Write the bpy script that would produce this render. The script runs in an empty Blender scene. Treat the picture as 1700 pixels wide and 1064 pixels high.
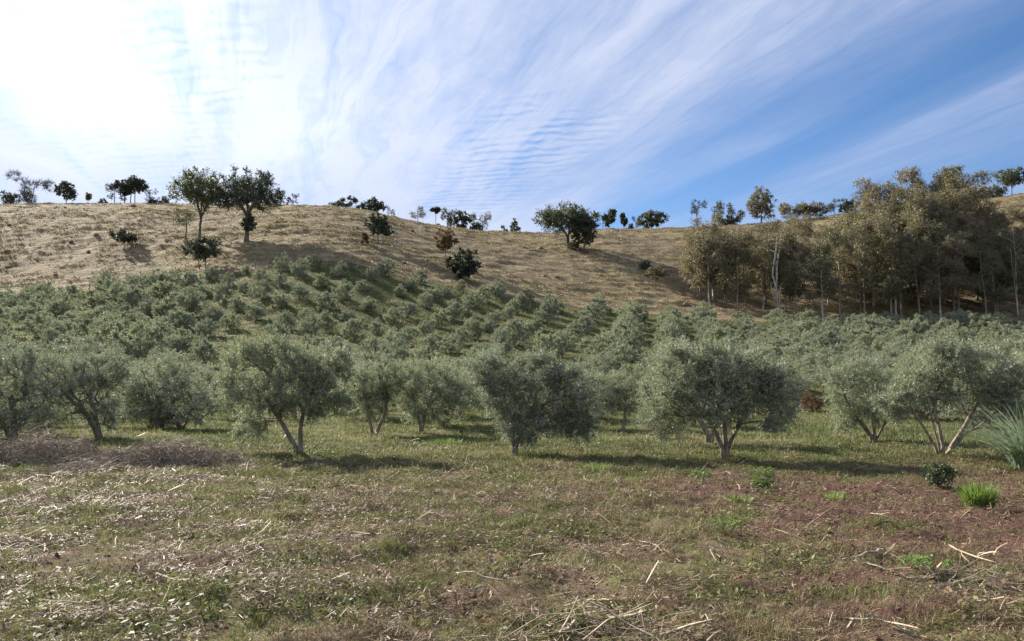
import bpy, math, random
import numpy as np
from mathutils import Vector

# ------------------------------------------------------------------ camera, sky, sun
SC = bpy.context.scene
COL = SC.collection
CAMZ = 1.6
PITCH = math.radians(5.06)
FPX = 1334.0                      # focal length in pixels of the 1700 px wide photo
cam_d = bpy.data.cameras.new('camera')
cam_d.sensor_width = 36.0
cam_d.lens = FPX / 1700.0 * 36.0
cam_d.clip_start = 0.1
cam_d.clip_end = 5000
cam = bpy.data.objects.new('camera', cam_d)
cam.location = (0, 0, CAMZ)
cam.rotation_euler = (math.radians(90) + PITCH, 0, 0)
COL.objects.link(cam)
SC.camera = cam
SC.view_settings.view_transform = 'Standard'
SC.view_settings.look = 'None'
SC.view_settings.exposure = 1.4
SC.view_settings.gamma = 1.0
SC.cycles.max_bounces = 6
SC.cycles.transparent_max_bounces = 8
SC.cycles.use_denoising = True
SC.cycles.denoising_prefilter = 'ACCURATE'

SUN_AZ = math.radians(-43)        # from +Y towards +X
SUN_EL = math.radians(29)
SUN_DIR = Vector((math.sin(SUN_AZ) * math.cos(SUN_EL), math.cos(SUN_AZ) * math.cos(SUN_EL), math.sin(SUN_EL)))
sun_d = bpy.data.lights.new('sun', 'SUN')
sun_d.energy = 5.0
sun_d.angle = math.radians(0.6)
sun_d.color = (1.0, 0.92, 0.79)
sun = bpy.data.objects.new('sun', sun_d)
sun.rotation_euler = SUN_DIR.to_track_quat('Z', 'Y').to_euler()
sun.location = (-60, 60, 60)
COL.objects.link(sun)

SKY_STRENGTH = 0.076


class NT:
    """small helper to write node trees as expressions"""
    def __init__(self, tree):
        self.t = tree
        tree.nodes.clear()

    def n(self, typ, **kw):
        nd = self.t.nodes.new(typ)
        for k, v in kw.items():
            setattr(nd, k, v)
        return nd

    def put(self, sock, val):
        if hasattr(val, 'is_output') or isinstance(val, bpy.types.NodeSocket):
            self.t.links.new(val, sock)
        elif val is not None:
            if isinstance(val, (tuple, list)) and len(val) == 3 and sock.type == 'RGBA':
                val = (*val, 1)
            sock.default_value = val

    def math(self, op, a, b=None, c=None, clamp=False):
        nd = self.n('ShaderNodeMath', operation=op, use_clamp=clamp)
        self.put(nd.inputs[0], a)
        if b is not None: self.put(nd.inputs[1], b)
        if c is not None: self.put(nd.inputs[2], c)
        return nd.outputs[0]

    def mix(self, f, a, b, blend='MIX'):
        nd = self.n('ShaderNodeMix', data_type='RGBA', blend_type=blend)
        self.put(nd.inputs[0], f)
        self.put(nd.inputs[6], a)
        self.put(nd.inputs[7], b)
        return nd.outputs[2]

    def comb(self, x, y, z):
        nd = self.n('ShaderNodeCombineXYZ')
        for i, v in enumerate((x, y, z)): self.put(nd.inputs[i], v)
        return nd.outputs[0]

    def sep(self, v):
        nd = self.n('ShaderNodeSeparateXYZ')
        self.put(nd.inputs[0], v)
        return nd.outputs

    def noise(self, vec, scale, detail=4, rough=0.55, dist=0.0):
        nd = self.n('ShaderNodeTexNoise')
        self.put(nd.inputs['Vector'], vec)
        nd.inputs['Scale'].default_value = scale
        nd.inputs['Detail'].default_value = detail
        nd.inputs['Roughness'].default_value = rough
        nd.inputs['Distortion'].default_value = dist
        return nd.outputs['Fac']

    def ramp(self, f, stops, interp='LINEAR'):
        nd = self.n('ShaderNodeValToRGB')
        nd.color_ramp.interpolation = interp
        e = nd.color_ramp.elements
        while len(e) < len(stops): e.new(0.5)
        for i, (p, c) in enumerate(stops):
            e[i].position = p
            e[i].color = (*c, 1) if isinstance(c, (tuple, list)) else (c, c, c, 1)
        self.put(nd.inputs[0], f)
        return nd.outputs[0]

    def rng(self, f, a, b, c=0.0, d=1.0, smooth=False):
        nd = self.n('ShaderNodeMapRange', interpolation_type='SMOOTHSTEP' if smooth else 'LINEAR')
        self.put(nd.inputs[0], f)
        for i, v in enumerate((a, b, c, d)): nd.inputs[i + 1].default_value = v
        return nd.outputs[0]


world = bpy.data.worlds.new('World')
SC.world = world
world.use_nodes = True
W = NT(world.node_tree)
sky = W.n('ShaderNodeTexSky', sky_type='NISHITA')
sky.sun_disc = False
sky.sun_elevation = SUN_EL
sky.sun_rotation = SUN_AZ
sky.air_density = 1.0
sky.dust_density = 0.7
sky.ozone_density = 3.0
sky.altitude = 800
tc = W.n('ShaderNodeTexCoord')
D = tc.outputs['Generated']
dx, dy, dz = W.sep(D)
zc = W.math('MAXIMUM', dz, 0.03)
px_ = W.math('DIVIDE', dx, zc)
py_ = W.math('DIVIDE', dy, zc)
# high cloud sheet: streets run along azimuth -17.5 degrees
cc = W.math('ADD', W.math('MULTIPLY', px_, 0.954), W.math('MULTIPLY', py_, 0.30))
aa = W.math('ADD', W.math('MULTIPLY', px_, -0.30), W.math('MULTIPLY', py_, 0.954))
warp = W.noise(W.comb(W.math('MULTIPLY', cc, 0.9), W.math('MULTIPLY', aa, 0.22), 3.1), 1.0, 3, 0.5)
warp2 = W.noise(W.comb(W.math('MULTIPLY', cc, 2.6), W.math('MULTIPLY', aa, 0.5), 7.7), 1.0, 4, 0.6)
cw = W.math('ADD', cc, W.math('MULTIPLY', W.math('SUBTRACT', warp, 0.5), 0.55))
cw = W.math('ADD', cw, W.math('MULTIPLY', W.math('SUBTRACT', warp2, 0.5), 0.30))
cov = W.ramp(W.rng(cw, -3.0, 6.0), [
    (0.0, 0.92), (0.36, 0.90), (0.465, 0.84), (0.500, 0.64), (0.528, 0.24), (0.552, 0.06),
    (0.570, 0.10), (0.595, 0.34), (0.630, 0.40), (0.665, 0.14), (0.69, 0.05), (0.73, 0.35), (1.0, 0.5)], 'EASE')
wob = W.math('MULTIPLY', W.math('SUBTRACT', warp2, 0.5), 0.5)
streak = W.noise(W.comb(W.math('MULTIPLY', W.math('ADD', cc, wob), 6.5), W.math('MULTIPLY', aa, 0.55), 1.0), 1.0, 9, 0.68, 0.25)
streak2 = W.noise(W.comb(W.math('MULTIPLY', cc, 1.5), W.math('MULTIPLY', aa, 0.5), 5.0), 1.0, 6, 0.6, 0.5)
fleck = W.noise(W.comb(W.math('MULTIPLY', cc, 7.0), W.math('MULTIPLY', aa, 3.0), 2.0), 1.0, 6, 0.65, 0.3)
# mackerel ripples across the sheet
rn = W.noise(W.comb(px_, py_, 0.0), 1.6, 2, 0.5)
rn2 = W.noise(W.comb(W.math('MULTIPLY', px_, 9.0), W.math('MULTIPLY', py_, 9.0), 0.0), 1.0, 2, 0.5)
ripc = W.math('ADD', py_, W.math('MULTIPLY', px_, 0.22))
rip = W.math('SINE', W.math('ADD', W.math('MULTIPLY', ripc, 72.0), W.math('ADD', W.math('MULTIPLY', rn, 14.0), W.math('MULTIPLY', rn2, 9.0))))
def bump(v, mid, half, soft):
    a = W.rng(v, mid - half - soft, mid - half, 0.0, 1.0, True)
    b = W.rng(v, mid + half + soft, mid + half, 0.0, 1.0, True)
    return W.math('MULTIPLY', a, b)
cj = W.math('ADD', cc, W.math('MULTIPLY', W.math('SUBTRACT', rn2, 0.5), 0.25))
r1 = W.math('MULTIPLY', bump(cj, 1.02, 0.10, 0.28), bump(aa, 3.5, 0.6, 0.6))
r2 = W.math('MULTIPLY', W.math('MULTIPLY', bump(cj, -0.18, 0.08, 0.26), bump(aa, 2.6, 0.5, 0.6)), 0.42)
r3 = W.math('MULTIPLY', W.math('MULTIPLY', bump(cj, -0.8, 0.4, 0.4), bump(aa, 4.2, 0.7, 0.8)), 0.5)
rmask = W.math('MAXIMUM', W.math('MAXIMUM', r1, r2), r3)
rmask = W.math('MULTIPLY', rmask, W.rng(fleck, 0.38, 0.58, 0.1, 1.0, True))
alpha = W.math('MULTIPLY', cov, W.rng(streak, 0.32, 0.66, 0.58, 1.26))
alpha = W.math('MULTIPLY', alpha, W.rng(streak2, 0.3, 0.7, 0.78, 1.20))
alpha = W.math('MULTIPLY', alpha, W.rng(fleck, 0.35, 0.65, 0.93, 1.06))
alpha = W.math('SUBTRACT', alpha, W.math('MULTIPLY', rmask, W.rng(rip, -0.5, 1.0, 0.0, 0.45)))
# more veil towards the horizon
alpha = W.math('ADD', alpha, W.math('MULTIPLY', W.math('MULTIPLY', W.rng(dz, 0.34, 0.14, 0.0, 1.0, True), 0.36), W.rng(cc, 1.2, 2.0, 1.0, 0.45, True)))
alpha = W.math('MAXIMUM', W.math('MINIMUM', alpha, 0.97), 0.0)
# forward scattering of the sheet round the sun
dotn = W.n('ShaderNodeVectorMath', operation='DOT_PRODUCT')
W.put(dotn.inputs[0], D)
sg = Vector((math.sin(math.radians(-29)) * math.cos(math.radians(26)), math.cos(math.radians(-29)) * math.cos(math.radians(26)), math.sin(math.radians(26))))
dotn.inputs[1].default_value = sg
dt = W.math('MAXIMUM', dotn.outputs['Value'], 0.0)
g1 = W.math('MULTIPLY', W.math('POWER', dt, 9.0), 0.085)
g2 = W.math('MULTIPLY', W.math('POWER', dt, 80.0), 0.18)
dot2 = W.n('ShaderNodeVectorMath', operation='DOT_PRODUCT')
W.put(dot2.inputs[0], D)
dot2.inputs[1].default_value = Vector((-0.285, 1.0, 0.335)).normalized()
g3 = W.math('MULTIPLY', W.math('POWER', W.math('MAXIMUM', dot2.outputs['Value'], 0.0), 320.0), 0.05)
glow = W.math('ADD', W.math('ADD', g1, g2), g3)
glowv = W.comb(glow, glow, W.math('MULTIPLY', glow, 0.95))
cbase = W.mix(W.rng(streak2, 0.3, 0.75), (0.180, 0.218, 0.315), (0.278, 0.300, 0.370))
ccol = W.mix(1.0, cbase, glowv, 'ADD')
cs = W.n('ShaderNodeVectorMath', operation='SCALE')
W.put(cs.inputs[0], ccol)
cs.inputs['Scale'].default_value = 1.0 / SKY_STRENGTH
skyt = W.mix(1.0, sky.outputs[0], (0.36, 0.55, 0.71), 'MULTIPLY')
fin = W.mix(alpha, skyt, cs.outputs[0])
bg = W.n('ShaderNodeBackground')
W.put(bg.inputs[0], fin)
bg.inputs[1].default_value = SKY_STRENGTH
wo = W.n('ShaderNodeOutputWorld')
W.t.links.new(bg.outputs[0], wo.inputs[0])

# ------------------------------------------------------------------ helpers
R0 = np.random.default_rng(7)


def pix(px, py):
    """photo pixel -> (x/y, (z-camz)/y) of its ray"""
    a = (np.asarray(px, float) - 850) / FPX
    b = (532 - np.asarray(py, float)) / FPX
    fwd = math.cos(PITCH) - b * math.sin(PITCH)
    return a / fwd, (math.sin(PITCH) + b * math.cos(PITCH)) / fwd


def hash2(ix, iy, seed):
    h = (ix.astype(np.int64) * 374761393 + iy.astype(np.int64) * 668265263 + seed * 1274126177) & 0xFFFFFFFF
    h = ((h ^ (h >> 13)) * 1103515245) & 0xFFFFFFFF
    h = h ^ (h >> 16)
    return (h & 0xFFFFFF) / float(0xFFFFFF)


def vnoise(x, y, seed=0):
    x = np.asarray(x, float); y = np.asarray(y, float)
    ix = np.floor(x); iy = np.floor(y)
    fx = x - ix; fy = y - iy
    fx = fx * fx * (3 - 2 * fx); fy = fy * fy * (3 - 2 * fy)
    a = hash2(ix, iy, seed); b = hash2(ix + 1, iy, seed)
    c = hash2(ix, iy + 1, seed); d = hash2(ix + 1, iy + 1, seed)
    return (a * (1 - fx) + b * fx) * (1 - fy) + (c * (1 - fx) + d * fx) * fy


def fbm(x, y, seed=0, octv=4, gain=0.5):
    s = 0; a = 1; t = 0
    for i in range(octv):
        s = s + a * vnoise(x * 2 ** i + 17.3 * i, y * 2 ** i - 9.1 * i, seed + i * 13)
        t += a; a *= gain
    return s / t


def sstep(x, a, b):
    t = np.clip((x - a) / (b - a), 0, 1)
    return t * t * (3 - 2 * t)


def mesh_from(name, verts, faces_list, mat=None, parent=None, smooth=False, attrs=None, link=True):
    """verts (n,3); faces_list: list of int arrays (m,k)"""
    me = bpy.data.meshes.new(name)
    verts = np.ascontiguousarray(verts, dtype=np.float32)
    me.vertices.add(len(verts))
    me.vertices.foreach_set('co', verts.ravel())
    faces_list = [f for f in faces_list if len(f)]
    nl = sum(f.size for f in faces_list); nf = sum(len(f) for f in faces_list)
    me.loops.add(nl); me.polygons.add(nf)
    me.loops.foreach_set('vertex_index', np.concatenate([f.ravel() for f in faces_list]).astype(np.int32))
    starts = []; s = 0
    for f in faces_list:
        k = f.shape[1]
        starts.append(s + np.arange(len(f)) * k); s += f.size
    me.polygons.foreach_set('loop_start', np.concatenate(starts).astype(np.int32))
    if smooth:
        me.polygons.foreach_set('use_smooth', np.ones(nf, dtype=bool))
    if attrs:
        for k, v in attrs.items():
            at = me.attributes.new(k, 'FLOAT', 'POINT')
            at.data.foreach_set('value', np.ascontiguousarray(v, dtype=np.float32))
    me.update(calc_edges=True)
    me.validate(verbose=False)
    if mat: me.materials.append(mat)
    if not link:
        return me
    return link_obj(name, me, parent)


def link_obj(name, me, parent=None, loc=(0, 0, 0)):
    o = bpy.data.objects.new(name, me)
    o.location = loc
    if parent: o.parent = parent
    COL.objects.link(o)
    return o


def tag(o, label=None, cat=None, group=None, kind=None):
    if label: o['label'] = label
    if cat: o['category'] = cat
    if group: o['group'] = group
    if kind: o['kind'] = kind
    return o


def thing(name, loc, label, cat, group=None, rz=0.0, scale=1.0):
    o = bpy.data.objects.new(name, None)
    o.empty_display_size = 0.3
    o.location = loc
    o.rotation_euler = (0, 0, rz)
    o.scale = (scale, scale, scale) if not isinstance(scale, tuple) else scale
    COL.objects.link(o)
    return tag(o, label, cat, group)


def copy_tree(src, loc, rz, scale, label, group=None):
    r = src.copy()
    COL.objects.link(r)
    r.location = loc; r.rotation_euler = (0, 0, rz)
    r.scale = (scale, scale, scale) if not isinstance(scale, tuple) else scale
    r['label'] = label
    if group: r['group'] = group
    for ch in list(src.children):
        c = ch.copy(); COL.objects.link(c); c.parent = r
    return r


# ------------------------------------------------------------------ terrain height
def curve(pts):
    a = np.array(pts, float)
    u, v = pix(a[:, 0], a[:, 1])
    return u, v

Y85 = curve([(-300, 556), (0, 556), (300, 556), (500, 560), (800, 572), (1100, 586), (1400, 592), (1700, 592), (2100, 592)])
YB = curve([(-400, 520), (0, 499), (100, 489), (200, 481), (300, 467), (370, 458), (430, 447), (500, 441), (560, 441), (620, 449), (700, 468),
            (800, 487), (900, 502), (1000, 516), (1100, 526), (1200, 533), (1300, 539), (1700, 541), (2100, 541)])
YRG = curve([(-400, 345), (0, 338), (100, 336), (250, 335), (400, 340), (500, 343), (560, 347), (600, 352), (640, 360), (680, 370), (720, 376), (800, 385), (900, 388),
             (960, 382), (1000, 379), (1100, 376), (1200, 373), (1300, 366), (1400, 354), (1500, 345), (1600, 335), (1650, 326), (1700, 318), (2000, 290)])
YBOUND, YRIDGE = 125.0, 225.0
UG = np.linspace(-1.0, 1.0, 241)


def sm(arr, k=5):
    p = np.pad(arr, k, mode='edge')
    w = np.hanning(2 * k + 1); w /= w.sum()
    return np.convolve(p, w, mode='valid')


def pchip(xk, yk, x):
    h = np.diff(xk); d = np.diff(yk, axis=0) / h[:, None]
    m = np.zeros_like(yk)
    for i in range(1, len(xk) - 1):
        w1 = 2 * h[i] + h[i - 1]; w2 = h[i] + 2 * h[i - 1]
        ok = d[i - 1] * d[i] > 0
        with np.errstate(divide='ignore', invalid='ignore'):
            mm = (w1 + w2) / (w1 / d[i - 1] + w2 / d[i])
        m[i] = np.where(ok, mm, 0)
    m[0] = d[0]; m[-1] = d[-1]
    idx = np.clip(np.searchsorted(xk, x) - 1, 0, len(xk) - 2)
    t = ((x - xk[idx]) / h[idx])[:, None]
    hh = h[idx][:, None]
    return ((2 * t**3 - 3 * t**2 + 1) * yk[idx] + (t**3 - 2 * t**2 + t) * hh * m[idx]
            + (-2 * t**3 + 3 * t**2) * yk[idx + 1] + (t**3 - t**2) * hh * m[idx + 1])


z85 = CAMZ + 85 * sm(np.interp(UG, *Y85))
zb = CAMZ + YBOUND * sm(np.interp(UG, *YB), 3)
zr = CAMZ + YRIDGE * sm(np.interp(UG, *YRG), 3) - 1.1
z0 = np.zeros_like(UG)
YK = np.array([-50, 0, 15, 33, 85, YBOUND, YRIDGE, 262, 330, 520, 1300.0])
ZK = np.stack([z0, z0, z0, z0 + 0.12, z85, zb, zr, zr + 2.0, zr - 6, zr - 26, zr - 60])
YG = np.concatenate([np.linspace(0, 300, 601), np.linspace(302, 1300, 500)])
HT = pchip(YK, ZK, YG)          # (len(YG), len(UG))


def smooth_h(x, y):
    x = np.asarray(x, float); y = np.asarray(y, float)
    r = np.hypot(x, y)
    th = np.arctan2(x, y)                       # 0 = straight ahead
    tcl = np.clip(th, -math.radians(44), math.radians(44))
    yy = np.clip(r * np.cos(tcl), 0, 1299)
    uu = np.tan(tcl)
    fy = np.interp(yy, YG, np.arange(len(YG)))
    fu = (uu - UG[0]) / (UG[1] - UG[0])
    iy = np.clip(fy.astype(int), 0, len(YG) - 2); iu = np.clip(fu.astype(int), 0, len(UG) - 2)
    ty = fy - iy; tu = fu - iu
    h = (HT[iy, iu] * (1 - ty) * (1 - tu) + HT[iy + 1, iu] * ty * (1 - tu)
         + HT[iy, iu + 1] * (1 - ty) * tu + HT[iy + 1, iu + 1] * ty * tu)
    back = sstep(np.abs(th), math.radians(60), math.radians(120))
    return h * (1 - 0.85 * back)


def soil_mask(x, y):
    """bare red soil in the foreground right"""
    n = fbm(x * 0.55, y * 0.9, 41, 4)
    band = sstep(x, 0.8, 3.4) * sstep(y, 7.6 - 0.25 * x, 9.8 - 0.25 * x) * (1 - sstep(y, 15.6, 17.2))
    m = sstep(band * 0.62 + (fbm(x * 0.7, y * 1.6, 42, 5, 0.6) - 0.5) * 2.0, 0.24, 0.50)
    patch = sstep(fbm(x * 0.8 + 5, y * 0.8, 77, 4), 0.60, 0.68) * 0.8 * (1 - sstep(y, 18, 24))
    return np.clip(np.maximum(m, patch * 0.7), 0, 1)


def track(x, y):
    """cattle terracettes: narrow ledges that follow the contours of the pasture"""
    z = smooth_h(x, y)
    ph = z / 1.45 + 3.0 * fbm(x * 0.045, y * 0.045, 25, 3, 0.5) + 0.9 * fbm(x * 0.22, y * 0.22, 26, 4, .6)
    r = 1 - np.abs(2 * (ph - np.floor(ph)) - 1)
    w = sstep(fbm(x * 0.06 + 4, y * 0.10, 27, 3, .6), 0.38, 0.58)
    return r ** 1.5 * (0.35 + 0.65 * w)


def height(x, y):
    x = np.asarray(x, float); y = np.asarray(y, float)
    h = smooth_h(x, y)
    near = 1 - sstep(y, 18, 45)
    h = h + near * 0.16 * (fbm(x * 0.9, y * 0.9, 3, 3) - 0.5) + near * 0.13 * (fbm(x * 3.2, y * 3.2, 5, 3, 0.6) - 0.5)
    orch = sstep(y, 18, 30) * (1 - sstep(y, 120, 128))
    h = h + orch * (0.35 + 0.45 * sstep(y, 50, 90)) * (fbm(x * 0.25, y * 0.32, 8, 4, 0.6) - 0.5)
    past = sstep(y, 122, 134)
    # cattle terracettes along the contour
    n = fbm(x * 0.13, y * 0.16, 21, 4, 0.6)
    ridge = 1 - np.abs(2 * n - 1)
    h = h + past * (0.55 * (fbm(x * 0.20, y * 0.30, 22, 5, 0.65) - 0.5) + 0.6 * (ridge - 0.75)) + past * 1.2 * (fbm(x * 0.03, y * 0.03, 9, 2) - 0.5)
    if np.any(past > 0):
        h = h + past * 0.24 * (track(x, y) - 0.4)
    return h


def ground_at(px, py, ymin=4.0, ymax=YRIDGE + 4):
    """world point of the terrain seen at a photo pixel"""
    u, v = pix(px, py)
    Y = np.linspace(ymin, ymax, 3000)
    z = height(u * Y, Y)
    vv = (z - CAMZ) / Y
    hit = np.nonzero(vv >= v)[0]
    y = Y[hit[0]] if len(hit) else YRIDGE + 3
    return (float(u * y), float(y), float(height(u * y, y)))


def at_depth(px, Y):
    u, _ = pix(px, 532)
    x = float(u * Y)
    return (x, float(Y), float(height(x, Y)))


# ------------------------------------------------------------------ materials
def new_mat(name):
    m = bpy.data.materials.new(name)
    m.use_nodes = True
    return m, NT(m.node_tree)


def finish(N, shader, bump=None):
    o = N.n('ShaderNodeOutputMaterial')
    N.t.links.new(shader, o.inputs[0])


def principled(N, col, rough=0.8, spec=0.2, normal=None):
    p = N.n('ShaderNodeBsdfPrincipled')
    N.put(p.inputs['Base Color'], col)
    N.put(p.inputs['Roughness'], rough)
    p.inputs['Specular IOR Level'].default_value = spec
    if normal is not None: N.put(p.inputs['Normal'], normal)
    return p.outputs[0]


def attr(N, name):
    a = N.n('ShaderNodeAttribute', attribute_name=name)
    return a.outputs['Fac']


def leaf_mat(name, top, under, trans, tmix=0.25, rough=0.45, spec=0.4, var=0.35, hue=None):
    """leaf with a paler underside, slightly translucent, each tree a little different"""
    m, N = new_mat(name)
    geo = N.n('ShaderNodeNewGeometry')
    oi = N.n('ShaderNodeObjectInfo')
    tcx = N.n('ShaderNodeTexCoord')
    rnd = attr(N, 'rnd')
    base = N.mix(geo.outputs['Backfacing'], top, under)
    k = N.math('ADD', 1 - var / 2, N.math('MULTIPLY', rnd, var))
    k = N.math('MULTIPLY', k, N.math('ADD', 0.76, N.math('MULTIPLY', oi.outputs['Random'], 0.48)))
    kk = N.comb(k, k, k)
    base = N.mix(1.0, base, kk, 'MULTIPLY')
    if hue:
        nz = N.noise(tcx.outputs['Object'], 0.6, 2)
        f = N.math('MULTIPLY', N.rng(N.math('ADD', N.math('MULTIPLY', nz, 0.6), N.math('MULTIPLY', oi.outputs['Random'], 0.7)), 0.3, 0.95), 0.95)
        base = N.mix(f, base, hue)
    p = principled(N, base, rough, spec)
    tr = N.n('ShaderNodeBsdfTranslucent')
    N.put(tr.inputs[0], N.mix(1.0, (*trans,), kk, 'MULTIPLY'))
    mx = N.n('ShaderNodeMixShader')
    mx.inputs[0].default_value = tmix
    N.t.links.new(p, mx.inputs[1]); N.t.links.new(tr.outputs[0], mx.inputs[2])
    finish(N, mx.outputs[0])
    return m


def bark_mat(name, a, b, scale=6.0, rough=0.85):
    m, N = new_mat(name)
    tcx = N.n('ShaderNodeTexCoord')
    s = N.sep(tcx.outputs['Object'])
    v = N.comb(s[0], s[1], N.math('MULTIPLY', s[2], 0.25))
    f = N.noise(v, scale, 5, 0.65, 0.5)
    c = N.mix(N.rng(f, 0.35, 0.65), a, b)
    bmp = N.n('ShaderNodeBump')
    bmp.inputs['Strength'].default_value = 0.6
    bmp.inputs['Distance'].default_value = 0.05
    N.put(bmp.inputs['Height'], f)
    finish(N, principled(N, c, rough, 0.15, bmp.outputs[0]))
    return m


M = {}
M['olive_leaf'] = leaf_mat('olive_leaf', (0.185, 0.212, 0.132), (0.54, 0.57, 0.44), (0.28, 0.32, 0.185), 0.28, 0.60, 0.25, 0.55, hue=(0.205, 0.220, 0.130))
M['olive_bark'] = bark_mat('olive_bark', (0.13, 0.10, 0.075), (0.32, 0.27, 0.21), 14)
M['dark_leaf'] = leaf_mat('dark_leaf', (0.060, 0.074, 0.050), (0.10, 0.115, 0.082), (0.11, 0.13, 0.07), 0.24, 0.5, 0.3, 0.6)
M['green_leaf'] = leaf_mat('green_leaf', (0.085, 0.100, 0.055), (0.125, 0.14, 0.08), (0.16, 0.185, 0.08), 0.28, 0.5, 0.3, 0.6)
M['brown_leaf'] = leaf_mat('brown_leaf', (0.13, 0.095, 0.048), (0.17, 0.13, 0.07), (0.20, 0.14, 0.06), 0.25, 0.6, 0.2, 0.6)
M['euc_leaf'] = leaf_mat('euc_leaf', (0.128, 0.128, 0.065), (0.19, 0.185, 0.11), (0.22, 0.205, 0.095), 0.30, 0.5, 0.3, 0.6, hue=(0.195, 0.138, 0.088))
M['pale_twig'] = bark_mat('pale_twig', (0.30, 0.26, 0.22), (0.42, 0.38, 0.33), 5)
M['grey_twig'] = bark_mat('grey_twig', (0.10, 0.09, 0.08), (0.17, 0.15, 0.13), 5)
M['bark'] = bark_mat('bark', (0.10, 0.08, 0.06), (0.22, 0.18, 0.14), 4)
M['euc_bark'] = bark_mat('euc_bark', (0.10, 0.075, 0.055), (0.42, 0.36, 0.29), 1.6)
M['white_bark'] = bark_mat('white_bark', (0.28, 0.24, 0.19), (0.60, 0.56, 0.50), 1.2)
M['post'] = bark_mat('post', (0.12, 0.10, 0.08), (0.25, 0.21, 0.17), 9)
M['white_post'] = bark_mat('white_post', (0.6, 0.58, 0.54), (0.78, 0.76, 0.72), 9)
M['wire'] = bark_mat('wire', (0.2, 0.2, 0.2), (0.3, 0.3, 0.3), 9, 0.5)
M['brush'] = bark_mat('brush', (0.12, 0.092, 0.070), (0.44, 0.37, 0.29), 3.0)
M['mound'] = bark_mat('mound', (0.16, 0.085, 0.05), (0.26, 0.15, 0.09), 2.5)
M['stalk'] = bark_mat('stalk', (0.26, 0.20, 0.13), (0.50, 0.43, 0.33), 5)
M['tall_grass'] = leaf_mat('tall_grass', (0.17, 0.23, 0.14), (0.23, 0.29, 0.20), (0.21, 0.27, 0.15), 0.30, 0.4, 0.5, 0.5)
M['bright_grass'] = leaf_mat('bright_grass', (0.13, 0.20, 0.045), (0.16, 0.23, 0.07), (0.23, 0.34, 0.06), 0.40, 0.45, 0.4, 0.5)
M['weed_leaf'] = leaf_mat('weed_leaf', (0.105, 0.165, 0.05), (0.14, 0.20, 0.07), (0.19, 0.29, 0.07), 0.34, 0.5, 0.3, 0.5)
M['dark_weed_leaf'] = leaf_mat('dark_weed_leaf', (0.055, 0.070, 0.030), (0.07, 0.09, 0.05), (0.09, 0.13, 0.04), 0.2, 0.5, 0.3, 0.5)
M['rust_leaf'] = leaf_mat('rust_leaf', (0.135, 0.072, 0.048), (0.17, 0.10, 0.07), (0.16, 0.08, 0.045), 0.22, 0.6, 0.2, 0.6)


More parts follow.
